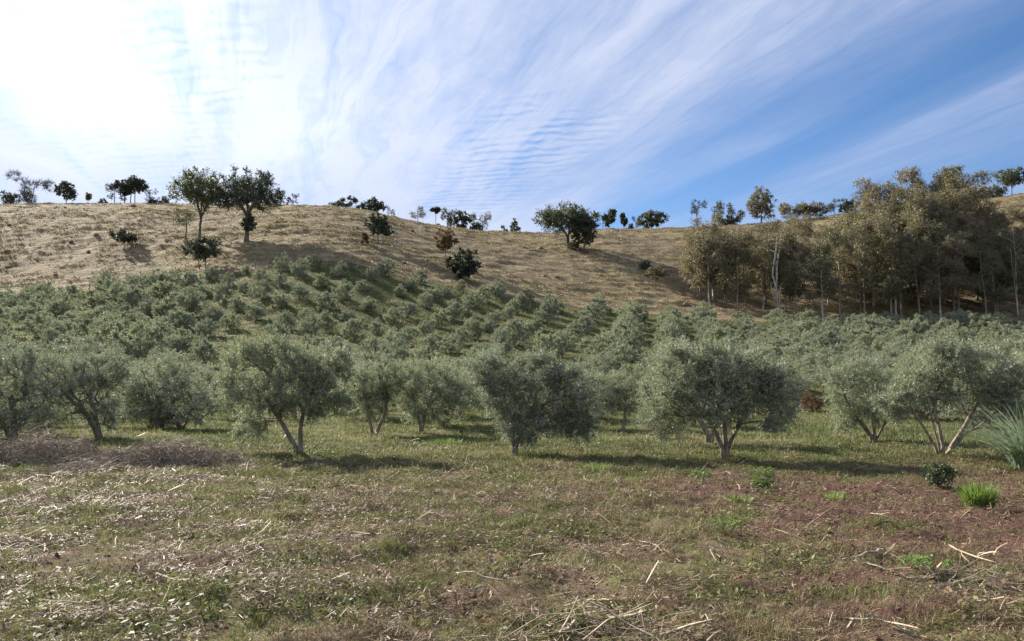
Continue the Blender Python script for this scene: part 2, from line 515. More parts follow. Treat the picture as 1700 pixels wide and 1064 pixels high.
def ground_material():
    m, N = new_mat('ground')
    tcx = N.n('ShaderNodeTexCoord')
    P = tcx.outputs['Object']
    s = N.sep(P)
    past = attr(N, 'pasture'); soil = attr(N, 'soil'); orch = attr(N, 'orchard')
    # near field: matted stubble, soil, low green
    n1 = N.noise(P, 1.3, 6, 0.62)
    n2 = N.noise(P, 9.0, 6, 0.7)
    n3 = N.noise(P, 55.0, 4, 0.7)
    litter = N.mix(N.rng(n3, 0.35, 0.7), (0.085, 0.056, 0.036), (0.28, 0.21, 0.135))
    green = N.mix(N.rng(n2, 0.3, 0.7), (0.050, 0.060, 0.022), (0.16, 0.165, 0.06))
    near = N.mix(N.rng(N.math('ADD', n1, N.math('MULTIPLY', n2, 0.4)), 0.55, 0.85, 0.0, 1.0, True), litter, green)
    red = N.mix(N.rng(n2, 0.3, 0.7), (0.060, 0.031, 0.022), (0.130, 0.074, 0.053))
    red = N.mix(N.rng(n3, 0.55, 0.70, 0, 0.7), red, (0.34, 0.26, 0.19))
    near = N.mix(soil, near, red)
    # orchard floor
    o1 = N.noise(N.comb(N.math('MULTIPLY', s[0], 0.6), s[1], 0.0), 0.45, 7, 0.7)
    o2 = N.noise(N.comb(N.math('MULTIPLY', s[0], 0.4), s[1], 0.0), 4.0, 4, 0.7)
    og = N.mix(N.rng(o2, 0.35, 0.65), (0.045, 0.056, 0.018), (0.115, 0.122, 0.042))
    ob = N.mix(N.rng(o2, 0.35, 0.65), (0.12, 0.085, 0.05), (0.24, 0.175, 0.10))
    ocol = N.mix(N.rng(o1, 0.50, 0.66, 0.0, 0.85, True), og, ob)
    col = N.mix(orch, near, ocol)
    # dry pasture
    p1 = N.noise(N.comb(N.math('MULTIPLY', s[0], 0.6), s[1], N.math('MULTIPLY', s[2], 0.5)), 0.30, 7, 0.66, 0.3)
    p2 = N.noise(P, 0.035, 4, 0.6)
    p3 = N.noise(P, 3.0, 4, 0.7)
    pc = N.ramp(p1, [(0.34, (0.12, 0.087, 0.052)), (0.42, (0.175, 0.134, 0.076)), (0.54, (0.245, 0.190, 0.108)), (0.70, (0.29, 0.232, 0.136))])
    pc = N.mix(N.rng(p2, 0.45, 0.68, 0, 0.55, True), pc, (0.25, 0.215, 0.095))
    pc = N.mix(N.rng(p3, 0.55, 0.75, 0, 0.5), pc, (0.17, 0.115, 0.07))
    tr_ = attr(N, 'track')
    pc = N.mix(N.rng(tr_, 0.40, 0.08, 0.0, 0.38, True), pc, (0.13, 0.090, 0.055))
    col = N.mix(past, col, pc)
    b1 = N.n('ShaderNodeBump')
    b1.inputs['Strength'].default_value = 0.9
    b1.inputs['Distance'].default_value = 0.05
    N.put(b1.inputs['Height'], N.math('ADD', n2, N.math('MULTIPLY', n3, 0.4)))
    b2 = N.n('ShaderNodeBump')
    b2.inputs['Strength'].default_value = 1.0
    b2.inputs['Distance'].default_value = 0.9
    N.put(b2.inputs['Height'], N.math('MULTIPLY', p1, N.math('ADD', past, N.math('MULTIPLY', orch, 0.25))))
    N.t.links.new(b1.outputs[0], b2.inputs['Normal'])
    finish(N, principled(N, col, 0.95, 0.1, b2.outputs[0]))
    return m


def blade_mat(name, stops, trans=0.3, rough=0.6):
    """grass and litter: colour from a per-blade value stored on the mesh"""
    m, N = new_mat(name)
    c = N.ramp(attr(N, 'tone'), stops)
    p = principled(N, c, rough, 0.3)
    tr = N.n('ShaderNodeBsdfTranslucent')
    N.put(tr.inputs[0], c)
    mx = N.n('ShaderNodeMixShader')
    mx.inputs[0].default_value = trans
    N.t.links.new(p, mx.inputs[1]); N.t.links.new(tr.outputs[0], mx.inputs[2])
    finish(N, mx.outputs[0])
    return m


M['ground'] = ground_material()
M['grass'] = blade_mat('grass', [(0.0, (0.060, 0.078, 0.025)), (0.35, (0.140, 0.160, 0.050)), (0.6, (0.23, 0.235, 0.090)), (0.8, (0.32, 0.265, 0.14)), (1.0, (0.42, 0.34, 0.21))], 0.34)
M['litter'] = blade_mat('litter', [(0.0, (0.055, 0.030, 0.020)), (0.30, (0.180, 0.108, 0.064)), (0.55, (0.31, 0.215, 0.130)), (0.85, (0.43, 0.335, 0.215)), (1.0, (0.58, 0.50, 0.38))], 0.1)
M['pasture_grass'] = blade_mat('pasture_grass', [(0.0, (0.10, 0.072, 0.042)), (0.4, (0.195, 0.150, 0.081)), (0.8, (0.265, 0.210, 0.115)), (1.0, (0.24, 0.22, 0.105))], 0.3)

# ------------------------------------------------------------------ terrain sheet (full circle, finer ahead)
th_f = np.radians(np.arange(-40, 40.001, 0.14))
th_s = np.radians(np.arange(41, 320.0, 3.0))
TH = np.concatenate([th_f, th_s])
rr = [1.2]
while rr[-1] < 1250:
    r = rr[-1]
    rr.append(r + max(0.035, r * (0.0085 if r < 140 else (0.0055 if r < 240 else 0.03))))
RR = np.array(rr)
RG, TG = np.meshgrid(RR, TH, indexing='ij')
XG = RG * np.sin(TG); YGG = RG * np.cos(TG)
ZG = height(XG.ravel(), YGG.ravel())
nr, nt = RG.shape
V = np.stack([XG.ravel(), YGG.ravel(), ZG], 1)
V = np.vstack([V, [[0, 0, float(ZG[:nt].mean())]]])
i = np.arange(nr - 1)[:, None] * nt; j = np.arange(nt)[None, :]; j2 = (j + 1) % nt
F4 = np.stack([(i + j), (i + nt + j), (i + nt + j2), (i + j2)], -1).reshape(-1, 4)[:, ::-1]
jj = np.arange(nt)
F3 = np.stack([np.full(nt, len(V) - 1), jj, (jj + 1) % nt], 1)[:, ::-1]
x_, y_ = V[:, 0], V[:, 1]
pasture = sstep(y_ + 5 * (fbm(x_ * 0.1, y_ * 0.1, 31, 3) - 0.5), 123, 128)
orchard = sstep(y_ + 3 * (fbm(x_ * 0.3, y_ * 0.3, 32, 3) - 0.5), 16.5, 20)
ground = mesh_from('ground', V, [F4, F3], M['ground'], smooth=True,
                   attrs={'track': track(x_, y_), 'pasture': pasture, 'orchard': orchard, 'soil': soil_mask(x_, y_)})
tag(ground, kind='structure')


# ------------------------------------------------------------------ blades and leaves as numpy meshes
def leaf_quads(base, dirv, L, Wd, rng, fold=0.0):
    """rhombic leaves: base (n,3), unit dirv (n,3) -> verts (4n,3), faces (n,4)"""
    n = len(base)
    r = rng.normal(size=(n, 3))
    side = np.cross(dirv, r)
    side /= np.linalg.norm(side, axis=1, keepdims=True) + 1e-9
    L = np.broadcast_to(np.asarray(L, float), (n,))[:, None]
    Wd = np.broadcast_to(np.asarray(Wd, float), (n,))[:, None]
    mid = base + dirv * L * 0.45
    tip = base + dirv * L
    v = np.stack([base, mid + side * Wd * 0.5, tip, mid - side * Wd * 0.5], 1).reshape(-1, 3)
    f = np.arange(4 * n).reshape(-1, 4)
    return v, f


def blades(base, height_, width, lean, rng, segs=2, face=None):
    """grass blades bending over: base (n,3) arrays -> verts, quads, tris"""
    n = len(base)
    az = rng.uniform(0, 2 * np.pi, n) if face is None else face
    d = np.stack([np.cos(az), np.sin(az), np.zeros(n)], 1)
    waz = az + np.pi / 2 + rng.normal(0, 0.9, n)
    w = np.stack([np.cos(waz), np.sin(waz), np.zeros(n)], 1)
    up = np.array([0, 0, 1.0])
    height_ = height_[:, None]; width = width[:, None]; lean = lean[:, None]
    rows = []
    for k in range(segs):
        t = k / segs
        c = base + up * height_ * (t - 0.35 * lean * t * t) + d * height_ * lean * t * t
        hw = width * 0.5 * (1 - 0.55 * t)
        rows.append(c - w * hw); rows.append(c + w * hw)
    c = base + up * height_ * (1 - 0.35 * lean) + d * height_ * lean
    rows.append(c)
    nv = 2 * segs + 1
    v = np.stack(rows, 1).reshape(-1, 3)
    o = (np.arange(n) * nv)[:, None]
    q = [o + np.array([[2 * k, 2 * k + 1, 2 * k + 3, 2 * k + 2]]) for k in range(segs - 1)]
    q = np.concatenate(q) if q else np.zeros((0, 4), int)
    t3 = o + np.array([[2 * segs - 2, 2 * segs - 1, 2 * segs]])
    return v, q, t3, nv


def strips(base, az, pitch, length, width, rng, curl=0.2):
    """flat dry strips lying on the ground, 3 segments, gently curved"""
    n = len(base)
    rows = []
    side = np.stack([-np.sin(az), np.cos(az), rng.normal(0, 0.5, n)], 1)
    side /= np.linalg.norm(side, axis=1, keepdims=True)
    cz = rng.normal(0, curl, n); ca = rng.normal(0, curl * 1.5, n)
    p = base.copy()
    for k in range(4):
        a = az + ca * k; pt = pitch + cz * (k - 1)
        hw = (width * 0.5 * (0.75 if k in (0, 3) else 1.0))[:, None]
        rows.append(p - side * hw); rows.append(p + side * hw)
        stp = (length / 3)[:, None]
        p = p + stp * np.stack([np.cos(a) * np.cos(pt), np.sin(a) * np.cos(pt), np.sin(pt)], 1)
    v = np.stack(rows, 1).reshape(-1, 3)
    o = (np.arange(n) * 8)[:, None]
    q = np.concatenate([o + np.array([[2 * k, 2 * k + 1, 2 * k + 3, 2 * k + 2]]) for k in range(3)])
    return v, q


def fan_points(n, y0, y1, rng, power=1.0, um=0.78, pad=1.5):
    """random ground points in the wedge ahead; power 1 = even per square metre, lower = more of them near"""
    t = rng.random(n)
    e = power + 1
    y = (y0 ** e + t * (y1 ** e - y0 ** e)) ** (1 / e) if abs(e) > 1e-6 else y0 * (y1 / y0) ** t
    x = rng.uniform(-1, 1, n) * (um * y + pad)
    return x, y


# --- near grass -------------------------------------------------------------
def greenness(x, y):
    g = fbm(x * 1.3, y * 1.5, 51, 5, 0.65)
    g = g + 0.10 * sstep(y, 14, 19) - 0.06 * sstep(x, -1, 2) * (1 - sstep(y, 14, 17))
    return g


def make_grass():
    rng = np.random.default_rng(11)
    VV, QQ, TT, TN = [], [], [], []
    off = 0
    # (count, y0, y1, power, hmin, hmax, width, clump spread, blades per clump)
    for (n, y0, y1, pw, h0, h1, w, spread, k) in (
            (60000, 3.2, 10.5, 0.6, 0.02, 0.13, 0.0050, 0.035, 8),
            (62000, 9.0, 21.0, 0.8, 0.03, 0.17, 0.009, 0.06, 7),
            (52000, 19.0, 50.0, 0.9, 0.05, 0.24, 0.020, 0.15, 7),
            (60000, 45.0, 126.0, 1.0, 0.10, 0.38, 0.060, 0.30, 6)):
        x, y = fan_points(n, y0, y1, rng, pw)
        g = greenness(x, y)
        s = soil_mask(x, y)
        keep = rng.random(n) < np.clip((g - 0.36 + 0.04 * (x < 0)) * 4.5, 0.06, 1) * (1 - 0.90 * s)
        x, y, g = x[keep], y[keep], g[keep]
        tuft = np.clip(rng.random(len(x)) ** 2 * 0.55 + 1.3 * np.clip(fbm(x * 2.3, y * 2.3, 55, 3, .6) - .48, 0, 1) * 2, 0, 1.2)
        m = len(x)
        X = np.repeat(x, k) + rng.normal(0, spread, m * k)
        Y = np.repeat(y, k) + rng.normal(0, spread, m * k)
        hh = np.repeat(h0 + (h1 - h0) * tuft, k) * rng.uniform(0.5, 1.15, m * k)
        base = np.stack([X, Y, height(X, Y) - 0.01], 1)
        lean = rng.uniform(0.1, 0.9, m * k)
        v, q, t, nv = blades(base, hh, np.full(m * k, w) * rng.uniform(0.6, 1.5, m * k), lean, rng)
        dry = 0.42 * np.clip((fbm(x * 0.35, y * 0.5, 57, 4, .6) - .53) * 7, 0, 1) * sstep(y, 17, 22)
        tone = np.repeat(0.70 - 0.10 * sstep(y, 16, 20) - 0.12 * sstep(y, 25, 50) - (g - 0.3) * 1.25 + dry, k) + rng.normal(0, 0.15, m * k) + (rng.random(m * k) < 0.10) * 0.4
        VV.append(v); QQ.append(q + off); TT.append(t + off); TN.append(np.repeat(np.clip(tone, 0, 1), nv))
        off += len(v)
    o = mesh_from('grass', np.vstack(VV), [np.vstack(QQ), np.vstack(TT)], M['grass'], attrs={'tone': np.concatenate(TN)})
    tag(o, 'short green and yellowing grass growing over the field and orchard floor', 'grass', kind='stuff')


def make_weeds():
    """small broad-leaved weeds creeping through the stubble"""
    rng = np.random.default_rng(12)
    n = 26000
    x, y = fan_points(n, 3.2, 24, rng, 0.5)
    g = fbm(x * 1.1 + 9, y * 1.1, 61, 4, 0.6)
    keep = rng.random(n) < np.clip((g - 0.45) * 6, 0.02, 1) * (1 - 0.7 * soil_mask(x, y))
    x, y = x[keep], y[keep]
    k = 16
    m = len(x)
    sc = np.repeat(rng.uniform(0.5, 1.3, m), k)
    X = np.repeat(x, k) + rng.normal(0, 0.055, m * k) * sc
    Y = np.repeat(y, k) + rng.normal(0, 0.055, m * k) * sc
    Z = height(X, Y) + rng.uniform(0.0, 0.07, m * k) * sc
    d = rng.normal(size=(m * k, 3)); d[:, 2] = np.abs(d[:, 2]) * 0.5
    d /= np.linalg.norm(d, axis=1, keepdims=True)
    L = rng.uniform(0.018, 0.05, m * k) * sc
    v, f = leaf_quads(np.stack([X, Y, Z], 1), d, L, L * 0.55, rng)
    tone = np.repeat(np.clip(0.32 + rng.normal(0, 0.14, m), 0, 1), k)
    o = mesh_from('ground_weeds', v, [f], M['grass'], attrs={'tone': np.repeat(tone, 4)})
    tag(o, 'low broad-leaved green weeds creeping through the cut stubble', 'weeds', kind='stuff')


def make_litter():
    rng = np.random.default_rng(13)
    VV, QQ, TN = [], [], []
    off = 0
    for (n, y0, y1, pw, l0, l1, w0, w1, zz, tb) in (
            (340000, 3.2, 13.0, 0.4, 0.015, 0.09, 0.002, 0.007, 0.035, 0.30),
            (210000, 10.0, 24.0, 0.6, 0.03, 0.14, 0.004, 0.011, 0.035, 0.30),
            (12000, 3.2, 20.0, 0.5, 0.04, 0.22, 0.003, 0.009, 0.05, 0.56),
            (1000, 3.2, 18.0, 0.5, 0.10, 0.30, 0.005, 0.014, 0.05, 0.70),
            (2600, 8.0, 18.0, 1.0, 0.08, 0.40, 0.006, 0.014, 0.02, 0.66),
            (2600, 3.2, 14.0, 0.4, 0.03, 0.09, 0.012, 0.026, 0.04, 0.52),
            (2500, 16.0, 50.0, 0.5, 0.15, 0.5, 0.01, 0.03, 0.03, 0.50)):
        x, y = fan_points(n, y0, y1, rng, pw)
        c = fbm(x * 1.7 + 3, y * 2.1 + 8, 71, 4, 0.65) - 0.30 * (greenness(x, y) - 0.5) + 0.05 * sstep(x, -2, 3) * (1 - sstep(y, 12, 15))
        keep = rng.random(n) < np.clip((c - 0.41) * 6.5, 0.04, 1) * (1 - 0.62 * soil_mask(x, y))
        x, y, c = x[keep], y[keep], c[keep]
        m = len(x)
        heap = np.clip((fbm(x * 1.7 + 4, y * 2.0, 73, 3, .6) - 0.52) * 6, 0, 1) * (1 - 0.5 * soil_mask(x, y))
        base = np.stack([x, y, height(x, y) + rng.random(m) * (zz + 0.12 * heap)], 1)
        az = np.where(rng.random(m) < .5, rng.uniform(0, 6.28, m), rng.normal(0.0, 0.8, m) + np.pi * (rng.random(m) < 0.5))
        v, q = strips(base, az, rng.normal(0.05, 0.30, m), rng.uniform(l0, l1, m), rng.uniform(w0, w1, m), rng, 0.09)
        tone = np.clip(tb + .01 + rng.normal(0, 0.20, m) - 0.15 * (rng.random(m) < .5) * heap, 0, 1)
        VV.append(v); QQ.append(q + off); TN.append(np.repeat(tone, 8)); off += len(v)
    o = mesh_from('straw_litter', np.vstack(VV), [np.vstack(QQ)], M['litter'], attrs={'tone': np.concatenate(TN)})
    tag(o, 'dry brown straw and shredded stalks strewn over the field', 'straw litter', kind='stuff')


def make_pasture_grass():
    rng = np.random.default_rng(14)
    n = 150000
    x, y = fan_points(n, 124, 232, rng, 1.0, 0.74, 3)
    t = fbm(x * 0.13, y * 0.16, 21, 4, 0.6)
    rid = 1 - np.abs(2 * t - 1)
    cl = fbm(x * 0.22, y * 0.30, 23, 4, 0.65) * .5 + .42 * track(x, y) + .06
    keep = rng.random(n) < np.clip((rid - 0.55) * 2.5, 0.1, 1) * np.clip((cl - .40) * 6, .12, 1)
    x, y = x[keep], y[keep]
    m = len(x); k = 6
    X = np.repeat(x, k) + rng.normal(0, 0.30, m * k)
    Y = np.repeat(y, k) + rng.normal(0, 0.25, m * k)
    base = np.stack([X, Y, height(X, Y) - 0.03], 1)
    hh = np.repeat(rng.uniform(0.15, 0.52, m) * (0.6 + 0.8 * rng.random(m) ** 3), k) * rng.uniform(0.6, 1.1, m * k)
    v, q, t3, nv = blades(base, hh, rng.uniform(0.06, 0.20, m * k), rng.uniform(0.2, 0.9, m * k), rng, 2)
    big = fbm(X * 0.04, Y * 0.04, 81, 3)
    tone = np.clip(0.55 + rng.normal(0, 0.16, m * k) + np.repeat(rng.normal(0, 0.12, m), k) + (big > 0.58) * 0.2, 0, 1)
    o = mesh_from('pasture_grass', v, [q, t3], M['pasture_grass'], attrs={'tone': np.repeat(tone, nv)})
    tag(o, 'dry golden tussock grass covering the hillside pasture', 'dry grass', kind='stuff')


def make_dead_weeds():
    rng = np.random.default_rng(15)
    n = 52000
    x, y = fan_points(n, 3.2, 19, rng, 0.6)
    c = fbm(x * 1.2 + 30, y * 1.5 + 8, 91, 4, 0.65)
    keep = rng.random(n) < np.clip((c - 0.50) * 7, 0.03, 1) * (1 - .6 * soil_mask(x, y))
    x, y = x[keep], y[keep]
    k = 13; m = len(x)
    X = np.repeat(x, k) + rng.normal(0, .05, m * k); Y = np.repeat(y, k) + rng.normal(0, .05, m * k)
    base = np.stack([X, Y, height(X, Y) - .01], 1)
    hh = np.repeat(rng.uniform(.05, .17, m), k) * rng.uniform(.5, 1.2, m * k)
    v, q, t, nv = blades(base, hh, rng.uniform(.002, .005, m * k), rng.uniform(.2, 1.6, m * k), rng, 2)
    tone = np.clip(np.repeat(.27 + rng.normal(0, .09, m), k) + rng.normal(0, .09, m * k), 0, 1)
    o = mesh_from('dead_weeds', v, [q, t], M['litter'], attrs={'tone': np.repeat(tone, nv)})
    tag(o, 'brown withered weeds standing in matted patches over the field', 'dead weeds', kind='stuff')


def make_clods():
    rng = np.random.default_rng(16)
    n = 16000
    x, y = fan_points(n, 3.2, 18, rng, 0.7)
    keep = rng.random(n) < 0.10 + 0.9 * soil_mask(x, y)
    x, y = x[keep], y[keep]; m = len(x)
    r = 0.006 + 0.030 * rng.random(m) ** 4
    c = np.stack([x, y, height(x, y) + r * .2], 1)
    dirs = np.array([[1, 0, 0], [0, 1, 0], [-1, 0, 0], [0, -1, 0], [0, 0, .8], [0, 0, -.8]], float)
    v = c[:, None, :] + dirs[None] * (r[:, None, None] * rng.uniform(.6, 1.4, (m, 6, 1))) + rng.normal(0, .15, (m, 6, 3)) * r[:, None, None]
    f = np.array([(0, 1, 4), (1, 2, 4), (2, 3, 4), (3, 0, 4), (1, 0, 5), (2, 1, 5), (3, 2, 5), (0, 3, 5)])
    F = (np.arange(m) * 6)[:, None, None] + f[None]
    mt, N = new_mat('clod')
    t = N.n('ShaderNodeTexCoord')
    finish(N, principled(N, N.mix(N.noise(t.outputs['Object'], 3.0, 3), (0.09, 0.042, 0.03), (0.20, 0.11, 0.08)), 0.95, 0.1))
    tag(mesh_from('soil_clods', v.reshape(-1, 3), [F.reshape(-1, 3)], mt), 'crumbled reddish earth clods lying over the bare soil', 'soil clods', kind='stuff')


make_clods(); make_dead_weeds(); make_grass(); make_weeds(); make_litter(); make_pasture_grass()


# ------------------------------------------------------------------ trees
def ring_frames(d):
    ref = np.where(np.abs(d[:, 2:3]) < 0.95, np.array([[0.1, 0.2, 1.0]]), np.array([[1.0, 0.1, 0.0]]))
    a = np.cross(d, ref); a /= np.linalg.norm(a, axis=1, keepdims=True) + 1e-9
    return a, np.cross(d, a)


def tube_mesh(P, par, rad, sides=6, cont=None):
    """skeleton -> tubes. P (n,3), par (n), rad (n)"""
    n = len(P)
    idx = np.nonzero(par >= 0)[0]
    d = np.zeros((n, 3)); d[idx] = P[idx] - P[par[idx]]
    ln = np.linalg.norm(d, axis=1, keepdims=True)
    d = np.where(ln > 1e-9, d / np.maximum(ln, 1e-9), np.array([[0, 0, 1.0]]))
    ar, br = ring_frames(d)
    ang = np.arange(sides) / sides * 2 * np.pi
    cs, sn = np.cos(ang), np.sin(ang)
    def ring(cen, a, b, r):
        return cen[:, None, :] + r[:, None, None] * (a[:, None, :] * cs[None, :, None] + b[:, None, :] * sn[None, :, None])
    p = par[idx]
    main = cont[idx] if cont is not None else np.zeros(len(idx), bool)
    a0 = np.where(main[:, None], ar[p], ar[idx]); b0 = np.where(main[:, None], br[p], br[idx])
    r0 = np.where(main, rad[p], np.minimum(rad[p], rad[idx] * 1.2))
    v0 = ring(P[p], a0, b0, r0); v1 = ring(P[idx], ar[idx], br[idx], rad[idx])
    m = len(idx)
    v = np.concatenate([v0, v1], 1).reshape(-1, 3)
    o = (np.arange(m) * 2 * sides)[:, None, None]
    k = np.arange(sides); k2 = (k + 1) % sides
    f = o + np.stack([k, k2, k2 + sides, k + sides], 1)[None]
    return v, f.reshape(-1, 4)


class Tree:
    """stems: list of polylines from the base; blobs: (cx, cy, cz, rx, ry, rz) foliage masses the limbs grow to"""
    def __init__(self, seed, stems, blobs, n_ends, r_base=0.1, wander=0.12, shell=0.45):
        rng = self.rng = np.random.default_rng(seed)
        P = []; par = []; self.cont = []
        for st in stems:
            prev = -1
            st = [np.array(s, float) for s in st]
            for a, b in zip(st[:-1], st[1:]):
                k = max(2, int(np.linalg.norm(b - a) / 0.25)) if np.linalg.norm(b - a) < 4 else 6
                for t in np.linspace(0, 1, k, endpoint=False):
                    if prev >= 0 and t == 0: continue
                    P.append(a + (b - a) * t + (rng.normal(0, (0.012 if np.linalg.norm(b - a) < 3 else 0.006) * np.linalg.norm(b - a), 3) if prev >= 0 else 0)); par.append(prev)
                    self.cont.append(prev >= 0); prev = len(P) - 1
            P.append(st[-1]); par.append(prev); self.cont.append(True)
        n_st = len(P)
        depth = [0.0] * n_st
        for i_ in range(n_st):
            if par[i_] >= 0: depth[i_] = depth[par[i_]] + float(np.linalg.norm(P[i_] - P[par[i_]]))
        vol = np.array([b[3] * b[4] * b[5] for b in blobs]) ** 0.65
        cnt = np.maximum(1, (vol / vol.sum() * n_ends).astype(int))
        ends = []
        for b, c in zip(blobs, cnt):
            q = rng.normal(size=(c, 3)); q /= np.linalg.norm(q, axis=1, keepdims=True)
            q *= (shell + (1 - shell) * rng.random((c, 1))) ** 0.6
            ends.append(np.array(b[:3]) + q * np.array(b[3:6]))
        E = np.vstack(ends)
        E[:, 2] = np.maximum(E[:, 2], 0.12)
        first = np.array(P[:n_st])
        order = np.argsort(np.min(np.linalg.norm(E[:, None] - first[None], axis=2), axis=1))
        E = E[order]
        self.ends = []
        skip = max(1, n_st // 4)
        for e in E:
            A = np.array(P); D_ = np.linalg.norm(A - e, axis=1)
            cost = D_ + 0.25 * np.array(depth) + np.where(A[:, 2] > e[2] + 0.1 * D_, 0.6 * D_, 0)
            # do not branch from the lowest part of the trunk
            low = A[:, 2] < 0.12 * E[:, 2].max()
            cost = cost + low * 2.0 * D_
            jn = int(np.argmin(cost))
            a = P[jn]; L = D_[jn]
            if L < 1e-3: continue
            k = 1 if L < 0.35 * self_scale(blobs) else 3
            off = rng.normal(0, wander * L, 3); off[2] = abs(off[2]) * 0.6
            prev = jn
            for s_ in range(1, k + 1):
                t = s_ / k
                q = a + (e - a) * t + off * math.sin(math.pi * t) if k > 1 else e
                P.append(q); par.append(prev); depth.append(depth[prev] + float(np.linalg.norm(q - P[prev]))); self.cont.append(s_ > 1)
                prev = len(P) - 1
            self.ends.append(prev)
        self.P = np.array(P); self.par = np.array(par); self.cont = np.array(self.cont)
        w = np.zeros(len(P)); w[self.ends] = 1
        for i_ in range(len(P) - 1, -1, -1):
            if self.par[i_] >= 0: w[self.par[i_]] += w[i_]
        roots = self.par < 0
        w = np.maximum(w, 1)
        self.rad = r_base * (w / max(w[roots].max(), 1)) ** 0.5
        # flare at the foot
        zf = np.clip(1 - self.P[:, 2] / (0.12 * self.P[:, 2].max()), 0, 1)
        self.rad = self.rad * (1 + 0.5 * zf * (self.par < n_st))
        self.cen = np.array([np.average([b[k] for b in blobs], weights=vol) for k in range(3)])
        self.blobs = blobs

    def trunk_mesh(self, name, mat, sides=6, min_r=0.0):
        v, f = tube_mesh(self.P, self.par, np.maximum(self.rad, min_r), sides, self.cont)
        return mesh_from(name, v, [f], mat, smooth=True, link=False)

    def shoots(self, per_end, length, up=0.4, out=0.5, spread=1.0):
        rng = self.rng
        E = self.P[self.ends]
        o = E - self.cen
        o /= np.linalg.norm(o, axis=1, keepdims=True) + 1e-6
        B = np.repeat(E, per_end, axis=0)
        d = rng.normal(size=(len(B), 3)) * spread + np.repeat(o, per_end, axis=0) * out
        zr_ = np.repeat((E[:, 2] - self.cen[2]) / (np.ptp(E[:, 2]) * 0.5 + 1e-6), per_end)
        d[:, 2] += up * np.clip(zr_ * 1.3 + 0.45, -0.7, 1.3)
        d /= np.linalg.norm(d, axis=1, keepdims=True)
        L = length * rng.uniform(0.45, 1.25, len(B))
        return B, d, L

    def crown_mesh(self, name, mat, n_leaves, L, Wd, per_end=8, length=0.35, up=0.4, out=0.5, ldir=0.7, droop=0.0, spread=1.0):
        rng = self.rng
        B, d, SL = self.shoots(per_end, length, up, out, spread)
        k = rng.integers(0, len(B), n_leaves)
        t = rng.uniform(0.05, 1.0, n_leaves) ** 0.8
        p = B[k] + d[k] * (SL[k] * t)[:, None] + rng.normal(0, 0.05 * length, (n_leaves, 3))
        p[:, 2] -= droop * SL[k] * t * t
        ld = d[k] * ldir + rng.normal(0, 0.55, (n_leaves, 3))
        ld[:, 2] -= droop * 0.8
        ld /= np.linalg.norm(ld, axis=1, keepdims=True)
        LL = L * rng.uniform(0.65, 1.3, n_leaves)
        v, f = leaf_quads(p, ld, LL, Wd * LL / L, rng)
        return mesh_from(name, v, [f], mat, link=False, attrs={'rnd': np.repeat(rng.random(n_leaves), 4)})

    def twig_mesh(self, name, mat, per_end, length, width, up=0.5, out=0.6):
        """a crown of bare fine twigs"""
        rng = self.rng
        B, d, SL = self.shoots(per_end, length, up, out)
        n = len(B)
        mid = B + d * (SL * 0.5)[:, None] + rng.normal(0, 0.08 * length, (n, 3))
        tip = B + d * SL[:, None]
        s = np.cross(d, rng.normal(size=(n, 3))); s /= np.linalg.norm(s, axis=1, keepdims=True)
        w = width
        v = np.stack([B - s * w, B + s * w, mid + s * w * .7, mid - s * w * .7, tip], 1).reshape(-1, 3)
        o = (np.arange(n) * 5)[:, None]
        return mesh_from(name, v, [o + np.array([[0, 1, 2, 3]]), o + np.array([[3, 2, 4]])], mat, link=False)


def self_scale(blobs):
    return max(b[3] for b in blobs)


def assemble(name, loc, label, cat, group, trunk, crown, rz=0.0, scale=1.0, extra=()):
    r = thing(name, loc, label, cat, group, rz, scale)
    link_obj('trunk', trunk, r)
    link_obj('crown', crown, r)
    for nm, me in extra: link_obj(nm, me, r)
    return r


# ------------------------------------------------------------------ olives of the two nearest rows, each grown to its own outline
def px_tree(px, py, blobs_px, stems_px, seed, n_ends, n_leaves, label, group='olive trees in the nearest rows', rb=0.058, dens=1.0, L=0.070, Wd=0.017):
    loc = ground_at(px, py)
    s = loc[1] / FPX
    rng = random.Random(seed)
    bl = []
    for (bx, by, rx, rz) in blobs_px:
        ry = (rx + rz) * 0.5 * rng.uniform(0.9, 1.15)
        bl.append(((bx - px) * s, rng.uniform(-0.35, 0.35), (py - by) * s, rx * s * .85, ry * s, rz * s * .84))
    st = [[((qx - px) * s, (0.0 if k == 0 else rng.uniform(-0.1, 0.1)), max((py - qy) * s, -0.03 if k == 0 else 0.03)) for k, (qx, qy) in enumerate(line)] for line in stems_px]
    for q in st: q[0] = (q[0][0], q[0][1], -0.06)
    T = Tree(seed, st, bl, int(n_ends * 1.15), rb, shell=.25)
    tr = T.trunk_mesh('olive_trunk', M['olive_bark'], 7, 0.004)
    cr = T.crown_mesh('olive_crown', M['olive_leaf'], int(n_leaves * 1.6), L, Wd, 8, 0.36, 0.85, 0.45)
    return assemble('olive_tree', loc, label, 'olive tree', group, tr, cr)


